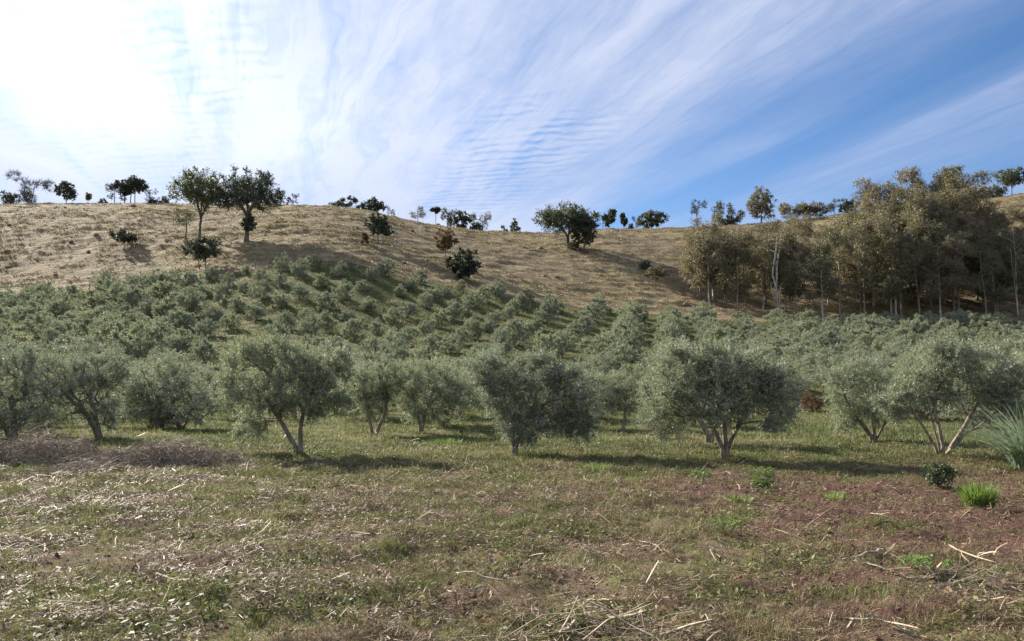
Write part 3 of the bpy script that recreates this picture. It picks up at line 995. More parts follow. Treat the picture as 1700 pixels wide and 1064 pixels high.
px_tree(495, 754, [(420, 632, 55, 62), (445, 592, 55, 30), (505, 622, 62, 50), (556, 632, 38, 55), (515, 668, 62, 30), (412, 704, 30, 36), (470, 655, 55, 40)],
        [[(495, 757), (484, 720), (452, 690), (432, 650)], [(497, 757), (499, 725), (498, 700), (515, 650)]], 101, 230, 46000,
        'full olive tree with V-shaped trunk and a low hanging branch on its left')
px_tree(853, 757, [(822, 625, 42, 42), (842, 668, 42, 55), (895, 632, 55, 40), (950, 655, 52, 55), (905, 690, 55, 36), (868, 705, 40, 32), (960, 700, 34, 30)],
        [[(853, 760), (853, 725), (845, 690), (830, 640)], [(853, 760), (862, 715), (900, 670), (945, 650)]], 102, 240, 50000,
        'broad low-hanging olive tree with short straight trunk, foliage bulging to its right')
px_tree(1205, 762, [(1128, 632, 60, 55), (1165, 600, 60, 30), (1215, 622, 60, 42), (1272, 668, 50, 58), (1110, 690, 42, 36), (1190, 668, 62, 42), (1250, 640, 52, 48)],
        [[(1205, 765), (1205, 720), (1203, 690), (1180, 640)], [(1205, 765), (1210, 722), (1240, 690), (1265, 650)], [(1203, 765), (1196, 722), (1165, 680), (1130, 650)]], 103, 270, 56000,
        'big dense olive tree with straight trunk standing before the bare red soil')
px_tree(1563, 757, [(1532, 642, 46, 36), (1580, 605, 66, 36), (1650, 620, 60, 46), (1690, 660, 50, 42), (1500, 662, 32, 34), (1610, 650, 60, 28)],
        [[(1560, 760), (1545, 722), (1528, 700), (1515, 672)], [(1563, 760), (1556, 715), (1545, 680), (1540, 645)], [(1565, 760), (1568, 722), (1548, 668), (1580, 620)],
         [(1567, 760), (1590, 730), (1615, 690), (1640, 640)], [(1568, 760), (1592, 728), (1640, 700), (1672, 668)]], 104, 230, 42000,
        'open olive tree with several pale stems fanning out like a vase', rb=0.05)
px_tree(1450, 733, [(1400, 650, 32, 40), (1440, 630, 42, 40), (1480, 655, 30, 34), (1450, 680, 50, 26), (1405, 690, 26, 24)],
        [[(1450, 736), (1440, 712), (1420, 690), (1405, 660)], [(1450, 736), (1452, 700), (1445, 650)], [(1451, 736), (1465, 712), (1484, 680)]], 105, 150, 24000,
        'smaller silvery olive tree with three thin stems beside the vase-shaped olive', rb=0.06)
px_tree(1178, 735, [(1150, 650, 50, 40), (1215, 640, 50, 40), (1085, 655, 40, 40), (1120, 620, 45, 32)],
        [[(1178, 738), (1170, 705), (1140, 670)], [(1180, 738), (1186, 705), (1210, 660)]], 106, 130, 22000,
        'olive tree with twin trunks half hidden behind the big dense olive', rb=0.08)
px_tree(620, 724, [(605, 640, 34, 38), (640, 632, 34, 34), (620, 668, 38, 28)],
        [[(620, 727), (614, 705), (604, 660)], [(621, 727), (630, 706), (645, 670), (640, 645)]], 107, 120, 22000,
        'small rounded olive tree with short forked trunk right of the V-trunked olive', rb=0.06)
px_tree(698, 718, [(675, 640, 34, 36), (715, 632, 40, 34), (700, 672, 42, 30), (750, 655, 28, 34)],
        [[(698, 721), (697, 700), (685, 660)], [(698, 721), (702, 695), (720, 650)]], 108, 130, 24000,
        'dark-hearted olive tree, second right of the V-trunked olive', rb=0.07)
px_tree(305, 712, [(245, 655, 44, 42), (290, 628, 50, 38), (320, 660, 34, 32), (250, 690, 40, 24), (215, 640, 28, 28)],
        [[(303, 715), (312, 690), (322, 668), (300, 640)], [(303, 715), (285, 690), (255, 665)]], 109, 150, 27000,
        'pale olive tree with slanting trunk behind the brush heaps', rb=0.08)
px_tree(160, 726, [(150, 650, 55, 48), (95, 625, 50, 45), (175, 620, 45, 38), (90, 680, 45, 30), (170, 688, 36, 28)],
        [[(165, 729), (160, 700), (145, 660)], [(165, 729), (150, 698), (100, 650)]], 110, 190, 34000,
        'dark drooping olive tree behind the left brush heap', rb=0.09)
px_tree(25, 735, [(20, 620, 55, 50), (-30, 650, 50, 55), (45, 670, 45, 42), (10, 690, 50, 28)],
        [[(25, 738), (22, 700), (15, 650)], [(25, 738), (0, 700), (-25, 660)]], 111, 180, 30000,
        'large dark olive tree cut off by the edge left of the drooping olive', rb=0.09)
px_tree(1035, 716, [(1045, 640, 36, 34), (1020, 655, 30, 30), (1060, 670, 30, 30)],
        [[(1035, 719), (1036, 695), (1040, 650)]], 112, 90, 16000,
        'pale slender olive tree in the gap before the big dense olive', rb=0.05)
px_tree(1735, 740, [(1720, 640, 55, 48), (1760, 640, 60, 55), (1725, 690, 40, 30)],
        [[(1735, 743), (1733, 700), (1725, 650)]], 113, 150, 24000,
        'dark olive tree at the frame edge behind the tall silvery grass clump', rb=0.08)

# ------------------------------------------------------------------ the rest of the orchard: six grown trees copied along the rows
def olive_proto(seed, n_ends, n_leaves, L, Wd, sides, width=3.6, hgt=2.9):
    rg = random.Random(seed)
    w = width / 2
    bl = []
    for k in range(6):
        a = k / 6 * 2 * math.pi + rg.uniform(-.4, .4)
        r = rg.uniform(0.40, 0.62) * w
        bl.append((math.cos(a) * r, math.sin(a) * r, hgt * rg.uniform(0.31, 0.60), w * rg.uniform(.42, .56), w * rg.uniform(.42, .56), hgt * rg.uniform(.24, .33)))
    bl.append((rg.uniform(-.3, .3), rg.uniform(-.3, .3), hgt * 0.74, w * .45, w * .45, hgt * .24))
    st = []
    for k in range(rg.choice((2, 3, 3))):
        a = k * 2.2 + rg.uniform(-.4, .4)
        st.append([(0, 0, -0.15), (math.cos(a) * .12, math.sin(a) * .12, 0.45), (math.cos(a) * .45 * w, math.sin(a) * .45 * w, hgt * .55)])
    T = Tree(seed, st, bl, n_ends, 0.085)
    return T.trunk_mesh('olive_trunk', M['olive_bark'], sides, 0.006), T.crown_mesh('olive_crown', M['olive_leaf'], n_leaves, L, Wd, 8, 0.42, 1.0, 0.45)


mid_protos = [olive_proto(200 + k, 130, 25000, 0.095, 0.024, 6) for k in range(7)]
far_protos = [olive_proto(220 + k, 100, 17000, 0.135, 0.038, 4) for k in range(9)]
rgo = random.Random(5)
ORD = 'first second third fourth fifth sixth seventh eighth ninth tenth eleventh twelfth thirteenth fourteenth fifteenth sixteenth seventeenth eighteenth nineteenth twentieth'.split()
LANDMARKS = [(150, 'the cone-shaped ridge tree'), (265, 'the leaning pasture bush'), (370, 'the yellow-green spreading tree'), (470, 'the tallest pasture tree'),
             (590, 'the rounded ridge bush'), (700, 'the oval pasture tree'), (860, 'the round dark tree'), (1020, 'the umbrella-shaped tree'), (1150, 'the yellow-green shrub'),
             (1340, 'the white forked eucalyptus'), (1440, 'the slanting eucalyptus'), (1540, 'the white eucalyptus trio'), (9999, 'the dense tall grove')]
seen_ = {}
olive_src = {}
ROWS = []
row = 2
Yr = 20.3 + 6.3 * 2
while Yr < 123.5:
    ROWS.append((row, Yr)); row += 1
    Yr += 6.3 * (1.0 if Yr < 80 else 0.88)
n_ol = 0
for row, Yr in ROWS:
    xs0 = -5.4 + 1.1 * row
    k0 = int((-0.70 * Yr - xs0) / 5.4) - 1
    for k in range(k0, k0 + 60):
        x = xs0 + 5.4 * k + rgo.uniform(-.5, .5)
        y = Yr + rgo.uniform(-.6, .6)
        if abs(x) > 0.655 * y + 2.5: continue
        upx = 850 + x / y * FPX
        if rgo.random() < 0.04 or (1310 < upx < 1400 and y < 50): continue
        sc = rgo.choice((rgo.uniform(0.66, 0.86), rgo.uniform(0.82, 1.16), rgo.uniform(0.9, 1.16)))
        # the young planting on the steep middle of the slope is smaller and gappier
        young = (y > 56) and (330 < upx < 980)
        if young:
            if rgo.random() < 0.03: continue
            sc *= rgo.uniform(0.76, 0.98)
        loc = (x, y, float(height(x, y)) - 0.03)
        far = y > 62
        pool = far_protos if far else mid_protos
        pi_ = rgo.randrange(len(pool))
        key = (far, pi_)
        for lim, mark in LANDMARKS:
            if upx < lim: break
        cnt_key = (row, mark)
        seen_[cnt_key] = seen_.get(cnt_key, 0) + 1
        look = 'small young grey' if young else ('bushy silvery' if upx > 860 else 'bushy grey-green')
        lab = '%s olive tree, %s row back, %s of those below %s' % (look, ORD[row], ORD[seen_[cnt_key] - 1], mark)
        grp = 'olive trees in rows across the orchard'
        wide = 0.90 if young else (1.24 if upx < 330 else 1.14)
        if y > 60: wide *= 0.93
        s3 = (sc * wide * rgo.uniform(.92, 1.15), sc * wide * rgo.uniform(.92, 1.1), sc * rgo.uniform(.80, 1.14))
        if key not in olive_src:
            tr, cr = pool[pi_]
            olive_src[key] = assemble('olive_tree', loc, lab, 'olive tree', grp, tr, cr, rgo.uniform(0, 6.28), s3)
        else:
            copy_tree(olive_src[key], loc, rgo.uniform(0, 6.28), s3, lab, grp)
        n_ol += 1
print('olives', n_ol)


# ------------------------------------------------------------------ trees of the pasture and the ridge
def hill_tree(kind, px, base, top, wpx, label, seed, Y=None, cbot=0.35, leaf='dark_leaf', dens=1.0, fork=False, lobes=5, group=None, name=None, cx=0.0, depth=1.0,
              trunk_r=None, bark='bark', stems=None):
    loc = at_depth(px, Y) if Y else ground_at(px, base)
    s = loc[1] / FPX * 1.005
    _, vt = pix(px, top)
    H = float(CAMZ + vt * loc[1] - loc[2])
    H = max(H, 1.0)
    w = wpx * s / 2 * 1.08
    rg = random.Random(seed)
    rng = np.random.default_rng(seed)
    zb_ = H * cbot
    bl = []
    if kind == 'round':
        for k in range(lobes):
            a = k / lobes * 6.28 + rg.uniform(-.4, .4)
            q = rg.uniform(.45, .62)
            bl.append((cx * w + math.cos(a) * w * q, math.sin(a) * w * q * depth, zb_ + (H - zb_) * rg.uniform(.30, .62), w * .46, w * .46, (H - zb_) * rg.uniform(.28, .36)))
        bl.append((cx * w, 0, zb_ + (H - zb_) * .70, w * .55, w * .55, (H - zb_) * .30))
        bl.append((cx * w, 0, zb_ + (H - zb_) * .40, w * .6, w * .6, (H - zb_) * .34))
    elif kind == 'umbrella':
        for k in range(lobes + 2):
            a = k / (lobes + 2) * 6.28 + rg.uniform(-.3, .3)
            q = rg.uniform(.55, .74)
            bl.append((cx * w + math.cos(a) * w * q, math.sin(a) * w * q * depth, zb_ + (H - zb_) * rg.uniform(.30, .55), w * .38, w * .38, (H - zb_) * .30))
        bl.append((cx * w, 0, zb_ + (H - zb_) * .74, w * .66, w * .6, (H - zb_) * .26))
        bl.append((cx * w, 0, zb_ + (H - zb_) * .42, w * .5, w * .5, (H - zb_) * .24))
    elif kind == 'pompom':
        for k in range(lobes + 3):
            a = rg.uniform(0, 6.28)
            q = rg.uniform(.25, .85)
            bl.append((cx * w + math.cos(a) * w * q, math.sin(a) * w * q * .7, zb_ + (H - zb_) * rg.uniform(.1, .95), w * .20, w * .20, (H - zb_) * .15))
    elif kind == 'cone':
        for k in range(lobes + 2):
            t = k / (lobes + 1)
            bl.append((cx * w + rg.uniform(-.25, .25) * w * (1 - t), rg.uniform(-.2, .2) * w, zb_ + (H - zb_) * (0.12 + 0.8 * t), w * (.85 - .6 * t), w * (.8 - .55 * t), (H - zb_) * .15))
    else:  # sparse / bare
        for k in range(lobes + 3):
            a = rg.uniform(0, 6.28)
            q = rg.uniform(.2, .8)
            bl.append((cx * w + math.cos(a) * w * q, math.sin(a) * w * q, zb_ + (H - zb_) * rg.uniform(.15, .85), w * .28, w * .28, (H - zb_) * .18))
    if stems:
        st = [[(qx * w, 0, qz * H) for qx, qz in line] for line in stems]
        for q in st: q[0] = (q[0][0], 0, -0.3)
    elif fork:
        st = [[(0, 0, -.3), (0.02 * w, 0, H * .16), (-.25 * w, .1 * w, zb_ * 1.05), (-.45 * w, .1 * w, zb_ + (H - zb_) * .4)],
              [(0, 0, -.3), (0.04 * w, 0, H * .17), (.22 * w, -.1 * w, zb_ * 1.05), (.4 * w, 0, zb_ + (H - zb_) * .4)]]
    else:
        st = [[(0, 0, -.3), (rg.uniform(-.06, .06) * w, 0, zb_), (cx * w * .8, 0, zb_ + (H - zb_) * .5)]]
    base_r = (trunk_r * .8) if trunk_r else max(0.07, H * 0.017)
    big = H * w
    n_e = int(min(260, 40 + big * 4)) if kind not in ('bare',) else int(min(200, 60 + big * 2))
    T = Tree(seed, st, bl, n_e, base_r)
    tr = T.trunk_mesh('tree_trunk', M[bark], 5, 0.025)
    clump = max(0.35, w * .20)
    if kind == 'bare':
        cr = T.twig_mesh('tree_crown', M['pale_twig' if bark == 'white_bark' else 'grey_twig'], int(14 * dens), clump * 1.3, 0.030)
    else:
        nL = int(min(42000, max(2200, big * (720 if kind != 'sparse' else 150) * dens)))
        Ls = 0.23 if kind != 'sparse' else 0.21
        cr = T.crown_mesh('tree_crown', M[leaf], nL, Ls, Ls * .52, 7, clump, .25, .3, .5)
    nm = name or ('bush' if H < 3.2 else 'tree')
    return assemble(nm, loc, label, nm, group, tr, cr)


RD = YRIDGE
hill_tree('round', 3, 336, 318, 34, 'dark dome-shaped tree cut off at the far end of the ridge', 301, Y=RD, cbot=.2)
hill_tree('bare', 40, 338, 287, 66, 'leafless wide-branching tree on the ridge beside the small cone tree', 302, Y=RD - 2, cbot=.12, dens=1.3, stems=[[(0, 0), (-.25, .3), (-.4, .8)], [(0, 0), (.1, .3), (.2, .8)]])
hill_tree('round', 100, 337, 302, 35, 'dense cone-shaped dark tree standing alone on the ridge skyline', 303, Y=RD - 1, cbot=.25, dens=1.3)
hill_tree('round', 137, 336, 320, 10, 'tiny lollipop sapling alone on the ridge skyline', 304, Y=RD, cbot=.5, name='tree', leaf='green_leaf')
hill_tree('round', 162, 336, 331, 16, 'flat low bush on the skyline beside the lollipop sapling', 305, Y=RD, cbot=.1, name='bush')
hill_tree('sparse', 181, 338, 300, 34, 'airy ragged tree touching the dense ridge pair', 306, Y=RD - 1, cbot=.25, dens=1.6)
hill_tree('round', 198, 338, 297, 28, 'smaller tree of the dense dark ridge pair', 307, Y=RD, cbot=.38, dens=1.3)
hill_tree('round', 213, 338, 293, 40, 'taller tree of the dense dark ridge pair, with two trunks', 308, Y=RD - 2, cbot=.40, dens=1.3, stems=[[(-.25, 0), (-.2, .4), (-.2, .7)], [(.12, 0), (.1, .4), (.2, .7)]])
hill_tree('bare', 240, 336, 311, 26, 'faint bare tree on the ridge right of the dense pair', 309, Y=RD + 3, cbot=.2, dens=.7)
hill_tree('round', 246, 335, 327, 18, 'left of two low dark bushes on the skyline', 310, Y=RD, cbot=.05, name='bush')
hill_tree('round', 266, 336, 327, 24, 'right of two low dark bushes on the skyline', 311, Y=RD, cbot=.05, name='bush')
hill_tree('umbrella', 331, 393, 283, 88, 'tall spreading pasture tree with yellow-green crown and thin forked limbs', 312, cbot=.42, leaf='green_leaf', fork=True, lobes=8, dens=1.0,
          trunk_r=.30, stems=[[(0.0, 0), (.02, .30), (-.15, .55), (-.45, .75)], [(0.0, 0), (.02, .30), (.04, .6), (.0, .85)], [(.0, 0), (.03, .28), (.3, .55), (.6, .75)]])
hill_tree('umbrella', 408, 400, 277, 98, 'tallest dark pasture tree with stout pale trunk and dense crown', 313, cbot=.40, leaf='dark_leaf', lobes=9, dens=1.3, trunk_r=.45,
          stems=[[(0.0, 0), (.02, .34), (-.25, .52), (-.55, .72)], [(0.0, 0), (.03, .36), (.0, .6), (.05, .85)], [(0.0, 0), (.03, .36), (.3, .55), (.65, .70)]])
hill_tree('round', 413, 401, 352, 24, 'leafy sapling hugging the stout trunk of the tallest pasture tree', 314, cbot=.35, trunk_r=.1, name='tree')
hill_tree('sparse', 308, 398, 330, 44, 'thin brownish sapling before the yellow-green spreading tree', 315, cbot=.35, leaf='green_leaf', dens=.5)
hill_tree('sparse', 461, 339, 316, 24, 'ragged small ridge tree just behind the tallest pasture tree', 316, Y=RD, cbot=.2, dens=1.6)
hill_tree('bare', 481, 340, 318, 22, 'small pale leafless tree on the ridge right of the ragged one', 317, Y=RD, cbot=.3, dens=1.0)
hill_tree('round', 207, 411, 382, 40, 'round green bush leaning on thin stem in mid pasture', 318, cbot=.28, name='bush', leaf='dark_leaf', dens=1.2)
hill_tree('round', 334, 446, 396, 62, 'dark round bush-tree with two short trunks above the fence', 319, cbot=.26, name='tree', dens=1.2, stems=[[(-.1, 0), (-.15, .3), (-.3, .5)], [(.25, 0), (.2, .3), (.15, .6)]])
hill_tree('round', 555, 351, 335, 25, 'rounded dark bush on the ridge slope', 320, Y=RD - 8, cbot=.1, name='bush', dens=1.2)
hill_tree('pompom', 578, 350, 330, 34, 'pair-headed tufted tree behind the rounded ridge bush', 321, Y=RD + 2, cbot=.3, dens=.8)
hill_tree('umbrella', 617, 358, 331, 38, 'flat-topped dark tree on the crest above the oval tree', 322, Y=RD, cbot=.35, dens=1.5)
hill_tree('round', 628, 404, 350, 46, 'oval dark green tree with short trunk below the flat-topped one', 323, cbot=.18, dens=1.4)
hill_tree('bare', 648, 362, 343, 18, 'faint leafless tree peeping beside the oval tree', 324, Y=RD + 3, cbot=.3, dens=.6)
hill_tree('bare', 691, 374, 338, 32, 'pale leafless tree with fan crown alone on the ridge', 325, Y=RD, cbot=.35, dens=1.0, bark='white_bark')
hill_tree('umbrella', 722, 377, 345, 17, 'slender palm-like tree with a flat tuft on the ridge', 326, Y=RD, cbot=.82, dens=2.0, trunk_r=.1)
hill_tree('round', 726, 378, 371, 14, 'low dark bush at the foot of the slender palm-like tree', 327, Y=RD - 1, cbot=.05, name='bush')
hill_tree('sparse', 742, 379, 342, 28, 'gaunt dark tree with gappy crown on the ridge', 328, Y=RD - 1, cbot=.15, dens=1.8)
hill_tree('bare', 753, 380, 344, 24, 'bare pale crown rising behind the gaunt dark tree', 329, Y=RD + 4, cbot=.3, dens=.8)
hill_tree('round', 765, 382, 350, 30, 'compact dark ridge tree above the brown-leaved tree', 330, Y=RD - 3, cbot=.12, dens=1.4)
hill_tree('sparse', 800, 387, 350, 40, 'wide thin-crowned tree over low bushes in the ridge saddle', 331, Y=RD, cbot=.1, dens=1.1)
hill_tree('round', 788, 386, 369, 24, 'low spreading bush under the wide thin-crowned ridge tree', 332, Y=RD - 1, cbot=.05, name='bush')
hill_tree('sparse', 838, 388, 375, 12, 'tiny wispy sapling in the ridge saddle', 333, Y=RD, cbot=.2, name='tree', dens=1.2)
hill_tree('cone', 854, 389, 363, 20, 'small feathery cone-shaped tree in the ridge saddle', 334, Y=RD, cbot=.15, leaf='green_leaf', dens=.8)
hill_tree('round', 740, 436, 380, 38, 'brown-leaved tree beside the round dark one', 335, cbot=.30, leaf='brown_leaf', dens=.8)
hill_tree('round', 770, 466, 413, 58, 'round dark tree with foliage to the ground at the orchard top', 336, cbot=.04, dens=2.0, lobes=6, name='tree')
hill_tree('umbrella', 942, 412, 342, 92, 'umbrella-shaped green tree with forked trunk on mid pasture', 337, cbot=.42, leaf='green_leaf', lobes=8, dens=1.5, cx=-.06, trunk_r=.32,
          stems=[[(0, 0), (-.01, .30), (-.2, .5), (-.5, .62)], [(.02, 0), (.04, .32), (.1, .55), (.2, .8)], [(.02, 0), (.04, .32), (.3, .5), (.5, .62)]])
hill_tree('round', 970, 421, 355, 48, 'nearly black tree pressed against the umbrella-shaped one', 338, cbot=.2, dens=1.8, lobes=6)
hill_tree('pompom', 1002, 380, 349, 40, 'ridge tree with ball-like leaf tufts next to the black tree', 339, Y=RD, cbot=.2, dens=2.2, lobes=6)
hill_tree('pompom', 1038, 378, 356, 20, 'small twin-headed tufted tree on the ridge', 340, Y=RD, cbot=.2, dens=2.2, lobes=3)
hill_tree('round', 1049, 378, 371, 10, 'tiny dark bush beside the twin-headed tufted tree', 341, Y=RD, cbot=.05, name='bush')
hill_tree('bare', 1058, 377, 359, 14, 'faint bare sapling left of the dome-shaped ridge tree', 342, Y=RD + 2, cbot=.3, dens=.6)
hill_tree('umbrella', 1085, 377, 351, 46, 'dome-shaped green tree alone on the ridge left of the grove', 343, Y=RD, cbot=.2, leaf='green_leaf', dens=1.8)
hill_tree('bare', 1160, 376, 329, 34, 'gnarled sparse ridge tree at the left end of the grove', 344, Y=RD, cbot=.35, dens=.8)
hill_tree('sparse', 1196, 375, 336, 38, 'grey thin-crowned ridge tree second from the grove end', 345, Y=RD, cbot=.2, dens=1.3)
hill_tree('sparse', 1226, 372, 338, 36, 'flat thin-crowned ridge tree left of the tall ragged tree', 346, Y=RD, cbot=.3, dens=1.2)
hill_tree('round', 1215, 373, 358, 34, 'low dark thicket under the flat thin-crowned ridge tree', 347, Y=RD, cbot=.05, name='bush', dens=1.3)
hill_tree('round', 1268, 368, 308, 46, 'tall grey-green ragged tree rising above the open grove', 348, Y=RD - 4, cbot=.06, leaf='euc_leaf', dens=.8, lobes=7)
hill_tree('sparse', 1318, 364, 330, 40, 'brownish ragged ridge tree right of the tall ragged one', 349, Y=RD, cbot=.2, leaf='euc_leaf', dens=2.0)
hill_tree('round', 1352, 362, 337, 52, 'brown dome-shaped tree on the crest above the white-trunked tree', 350, Y=RD, cbot=.2, leaf='euc_leaf', dens=1.3)
hill_tree('sparse', 1392, 357, 332, 36, 'dark flat tree on the crest left of the tall grove', 351, Y=RD, cbot=.35, dens=1.3)
hill_tree('round', 1416, 354, 328, 30, 'dark pointed tree tucked against the tall grove', 352, Y=RD, cbot=.1, dens=1.3)
hill_tree('round', 1692, 322, 280, 44, 'dark green tree on the high crest at the right frame edge', 353, Y=RD, cbot=.3, dens=1.0, leaf='green_leaf')
hill_tree('round', 1665, 326, 309, 34, 'low dark bush on the high crest right of the tall grove', 354, Y=RD, cbot=.05, name='bush', dens=1.3)
hill_tree('round', 1088, 474, 444, 34, 'yellow-green shrub at the end of the long pasture shadow', 355, cbot=.3, leaf='euc_leaf', name='shrub', dens=.7)
hill_tree('round', 1072, 447, 433, 22, 'low dark scrub on the pasture above the yellow-green shrub', 356, cbot=.05, name='bush', dens=.8)
hill_tree('sparse', 606, 405, 385, 14, 'small brown sapling left of the oval tree', 357, cbot=.1, leaf='brown_leaf', name='bush')
hill_tree('round', 952, 414, 401, 24, 'green undergrowth bush between the umbrella tree and the black tree', 358, cbot=.05, name='bush', leaf='green_leaf')

# ------------------------------------------------------------------ eucalyptus grove on the right
def euc_proto(seed, H, w, n_leaves, lean=0.0, twin=False):
    rg = random.Random(seed)
    bl = []
    n = 12
    for k in range(n):
        a = rg.uniform(0, 6.28)
        t = (k + .5) / n
        q = w * rg.uniform(.15, .85) * (1 - .40 * t)
        bl.append((math.cos(a) * q + lean * H * t, math.sin(a) * q, H * (.27 + .67 * t), w * rg.uniform(.22, .46), w * rg.uniform(.22, .46), H * rg.uniform(.035, .085)))
    st = [[(0, 0, -.4), (lean * H * .15, rg.uniform(-.1, .1), H * .3), (lean * H * .5 + rg.uniform(-.4, .4), 0, H * .62), (lean * H * .9, 0, H * .93)]]
    if twin:
        st.append([(.25, .1, -.4), (.6, 0, H * .28), (w * .4, 0, H * .72)])
    T = Tree(seed, st, bl, 190, H * .0095, 0.10)
    return (T.trunk_mesh('euc_trunk', M['white_bark' if seed in (402, 406) else 'euc_bark'], 5, 0.02),
            T.crown_mesh('euc_crown', M['euc_leaf'], n_leaves, 0.24, 0.10, 8, .95, -.05, .5, .4, .35))


eprotos = [euc_proto(400 + k, 14.0, 3.5 + .35 * (k % 3), (5200 if k < 3 else 9000) + 1000 * (k % 4), (-.05, .04, 0, .06, -.02, .02, .0, .03)[k], k in (2, 5)) for k in range(8)]
ENV = np.array([(1130, 372), (1160, 356), (1190, 362), (1215, 372), (1260, 372), (1300, 356), (1350, 352), (1400, 352), (1425, 338), (1440, 295), (1465, 280), (1500, 275), (1530, 268), (1545, 276),
                (1570, 272), (1600, 282), (1625, 280), (1645, 298), (1655, 330), (1680, 345), (1720, 352), (1800, 345)], float)
esrc = {}
rge = random.Random(8)


def place_euc(px, py, top, label, group, sx=1.0, k=None):
    loc = ground_at(px, py)
    _, vt = pix(px, top)
    H = CAMZ + float(vt) * loc[1] - loc[2]
    H = min(max(H, 6.0), 27.0)
    s = H / 14.0
    sw = (0.55 + 0.45 * s) * sx
    k = rge.randrange(8) if k is None else k
    if k not in esrc:
        tr, cr = eprotos[k]
        esrc[k] = assemble('eucalyptus_tree', loc, label, 'eucalyptus', group, tr, cr, rge.uniform(0, 6.28), (sw, sw, s))
        return esrc[k]
    return copy_tree(esrc[k], loc, rge.uniform(0, 6.28), (sw, sw, s), label, group)


FR = 'eucalyptus trees along the front edge of the grove'
for (px, py, top, lab) in (
        (1163, 497, 395, 'short yellow-green eucalyptus at the left end of the grove'),
        (1177, 504, 358, 'tall slim eucalyptus, first with a bare trunk at the left end of the grove'),
        (1204, 500, 378, 'thin brown eucalyptus behind the first tall one'),
        (1224, 514, 392, 'eucalyptus with pale foot, two left of the thick white trunk group'),
        (1238, 510, 372, 'brown-crowned eucalyptus with leaning pale stem'),
        (1268, 514, 380, 'straight thin eucalyptus just left of the white forked tree'),
        (1305, 518, 410, 'low pale-stemmed eucalyptus touching the white forked tree'),
        (1320, 521, 376, 'dark-stemmed eucalyptus right of the white forked tree'),
        (1366, 533, 392, 'front eucalyptus with dark slanting trunk in the mown strip'),
        (1394, 528, 366, 'eucalyptus with a short white foot right of the slanting trunk'),
        (1436, 526, 372, 'dense eucalyptus at the step where the grove grows taller'),
        (1480, 530, 388, 'first stem of the white trio in the dark grove front'),
        (1488, 528, 366, 'middle stem of the white trio in the dark grove front'),
        (1497, 531, 400, 'last stem of the white trio in the dark grove front'),
        (1527, 528, 374, 'tall-stemmed eucalyptus between the white trio and the dark thicket'),
        (1562, 530, 396, 'brown eucalyptus with crooked white stem in the dark thicket'),
        (1592, 527, 382, 'eucalyptus with thick brown crown in the dark thicket'),
        (1638, 528, 398, 'brown drooping eucalyptus left of the yellow-green one'),
        (1653, 524, 408, 'yellow-green eucalyptus with clean white trunk near the frame edge'),
        (1690, 524, 372, 'last eucalyptus at the right frame edge of the grove')):
    place_euc(px, py, top, lab, FR)
n_e = 0
tries = 0
placed = []
todo = []
while n_e < 84 and tries < 6000:
    tries += 1
    px = rge.uniform(1150, 1760) if rge.random() < .45 else rge.uniform(1420, 1760)
    lo = 515 if px > 1400 else 508
    hi = 415 if px > 1430 else 455
    py = rge.uniform(hi, lo)
    if any(abs(px - a) < 13 and abs(py - b) < 10 for a, b in placed): continue
    env = float(np.interp(px, ENV[:, 0], ENV[:, 1]))
    frac = (lo - py) / (lo - hi)
    top = env - 2 + (1 - frac) * (80 if px > 1430 else 26) + rge.uniform(-10, 22)
    placed.append((px, py))
    todo.append((px, py, top, rge.uniform(.9, 1.15) * (1.0 if px < 1430 else 1.2), (rge.randrange(0, 5) if px < 1430 else rge.randrange(3, 8))))
    n_e += 1
ecount = {}
EM = [(1200, 'the first tall slim eucalyptus'), (1258, 'the leaning pale-stemmed eucalyptus'), (1335, 'the white forked tree'), (1380, 'the slanting dark trunk'),
      (1418, 'the short white foot'), (1458, 'the step in the grove'), (1508, 'the white trio'), (1545, 'the tall-stemmed front eucalyptus'), (1578, 'the crooked white stem'),
      (1620, 'the thick brown crown'), (1668, 'the yellow-green front eucalyptus'), (9999, 'the last eucalyptus at the frame edge')]
for (px, py, top, sx_, kk) in sorted(todo, key=lambda a: -a[1]):
    for lim, mark in EM:
        if px < lim: break
    ecount[mark] = ecount.get(mark, 0) + 1
    place_euc(px, py, top, '%s eucalyptus, %s one back behind %s' % ('slim' if px < 1430 else 'tall', ORD[ecount[mark] - 1], mark),
              'eucalyptus trees massed inside the grove', sx=sx_, k=kk)
print('euc', n_e + 20)

# the white forked tree
def white_tree():
    loc = ground_at(1293, 523)
    s = loc[1] / FPX
    st_px = [[(1293, 523), (1291, 478), (1293, 440), (1300, 405), (1303, 385)], [(1293, 523), (1290, 480), (1283, 455), (1288, 425), (1292, 395)],
             [(1294, 520), (1297, 475), (1318, 452), (1335, 418)], [(1292, 505), (1284, 490), (1280, 470)]]
    st = [[((qx - 1293) * s, 0.15 * k * (-1) ** j, (523 - qy) * s) for k, (qx, qy) in enumerate(l)] for j, l in enumerate(st_px)]
    for q in st: q[0] = (q[0][0], q[0][1], -.3)
    bl = [(.4, 0, 13.2, 1.6, 1.4, 1.0), (3.2, .3, 11.3, 1.4, 1.3, 1.0), (-1.6, -.4, 12.0, 1.4, 1.3, 1.1), (1.6, .5, 11.8, 1.3, 1.2, .9), (3.8, 0, 9.8, 1.0, 1.0, .8)]
    T = Tree(500, st, bl, 80, .17)
    assemble('eucalyptus_tree', loc, 'white forked eucalyptus with bare limbs standing out before the open grove', 'eucalyptus', FR,
             T.trunk_mesh('euc_trunk', M['white_bark'], 6, .04), T.crown_mesh('euc_crown', M['euc_leaf'], 2600, .25, .11, 7, .9, 0, .4, .4, .3))

white_tree()


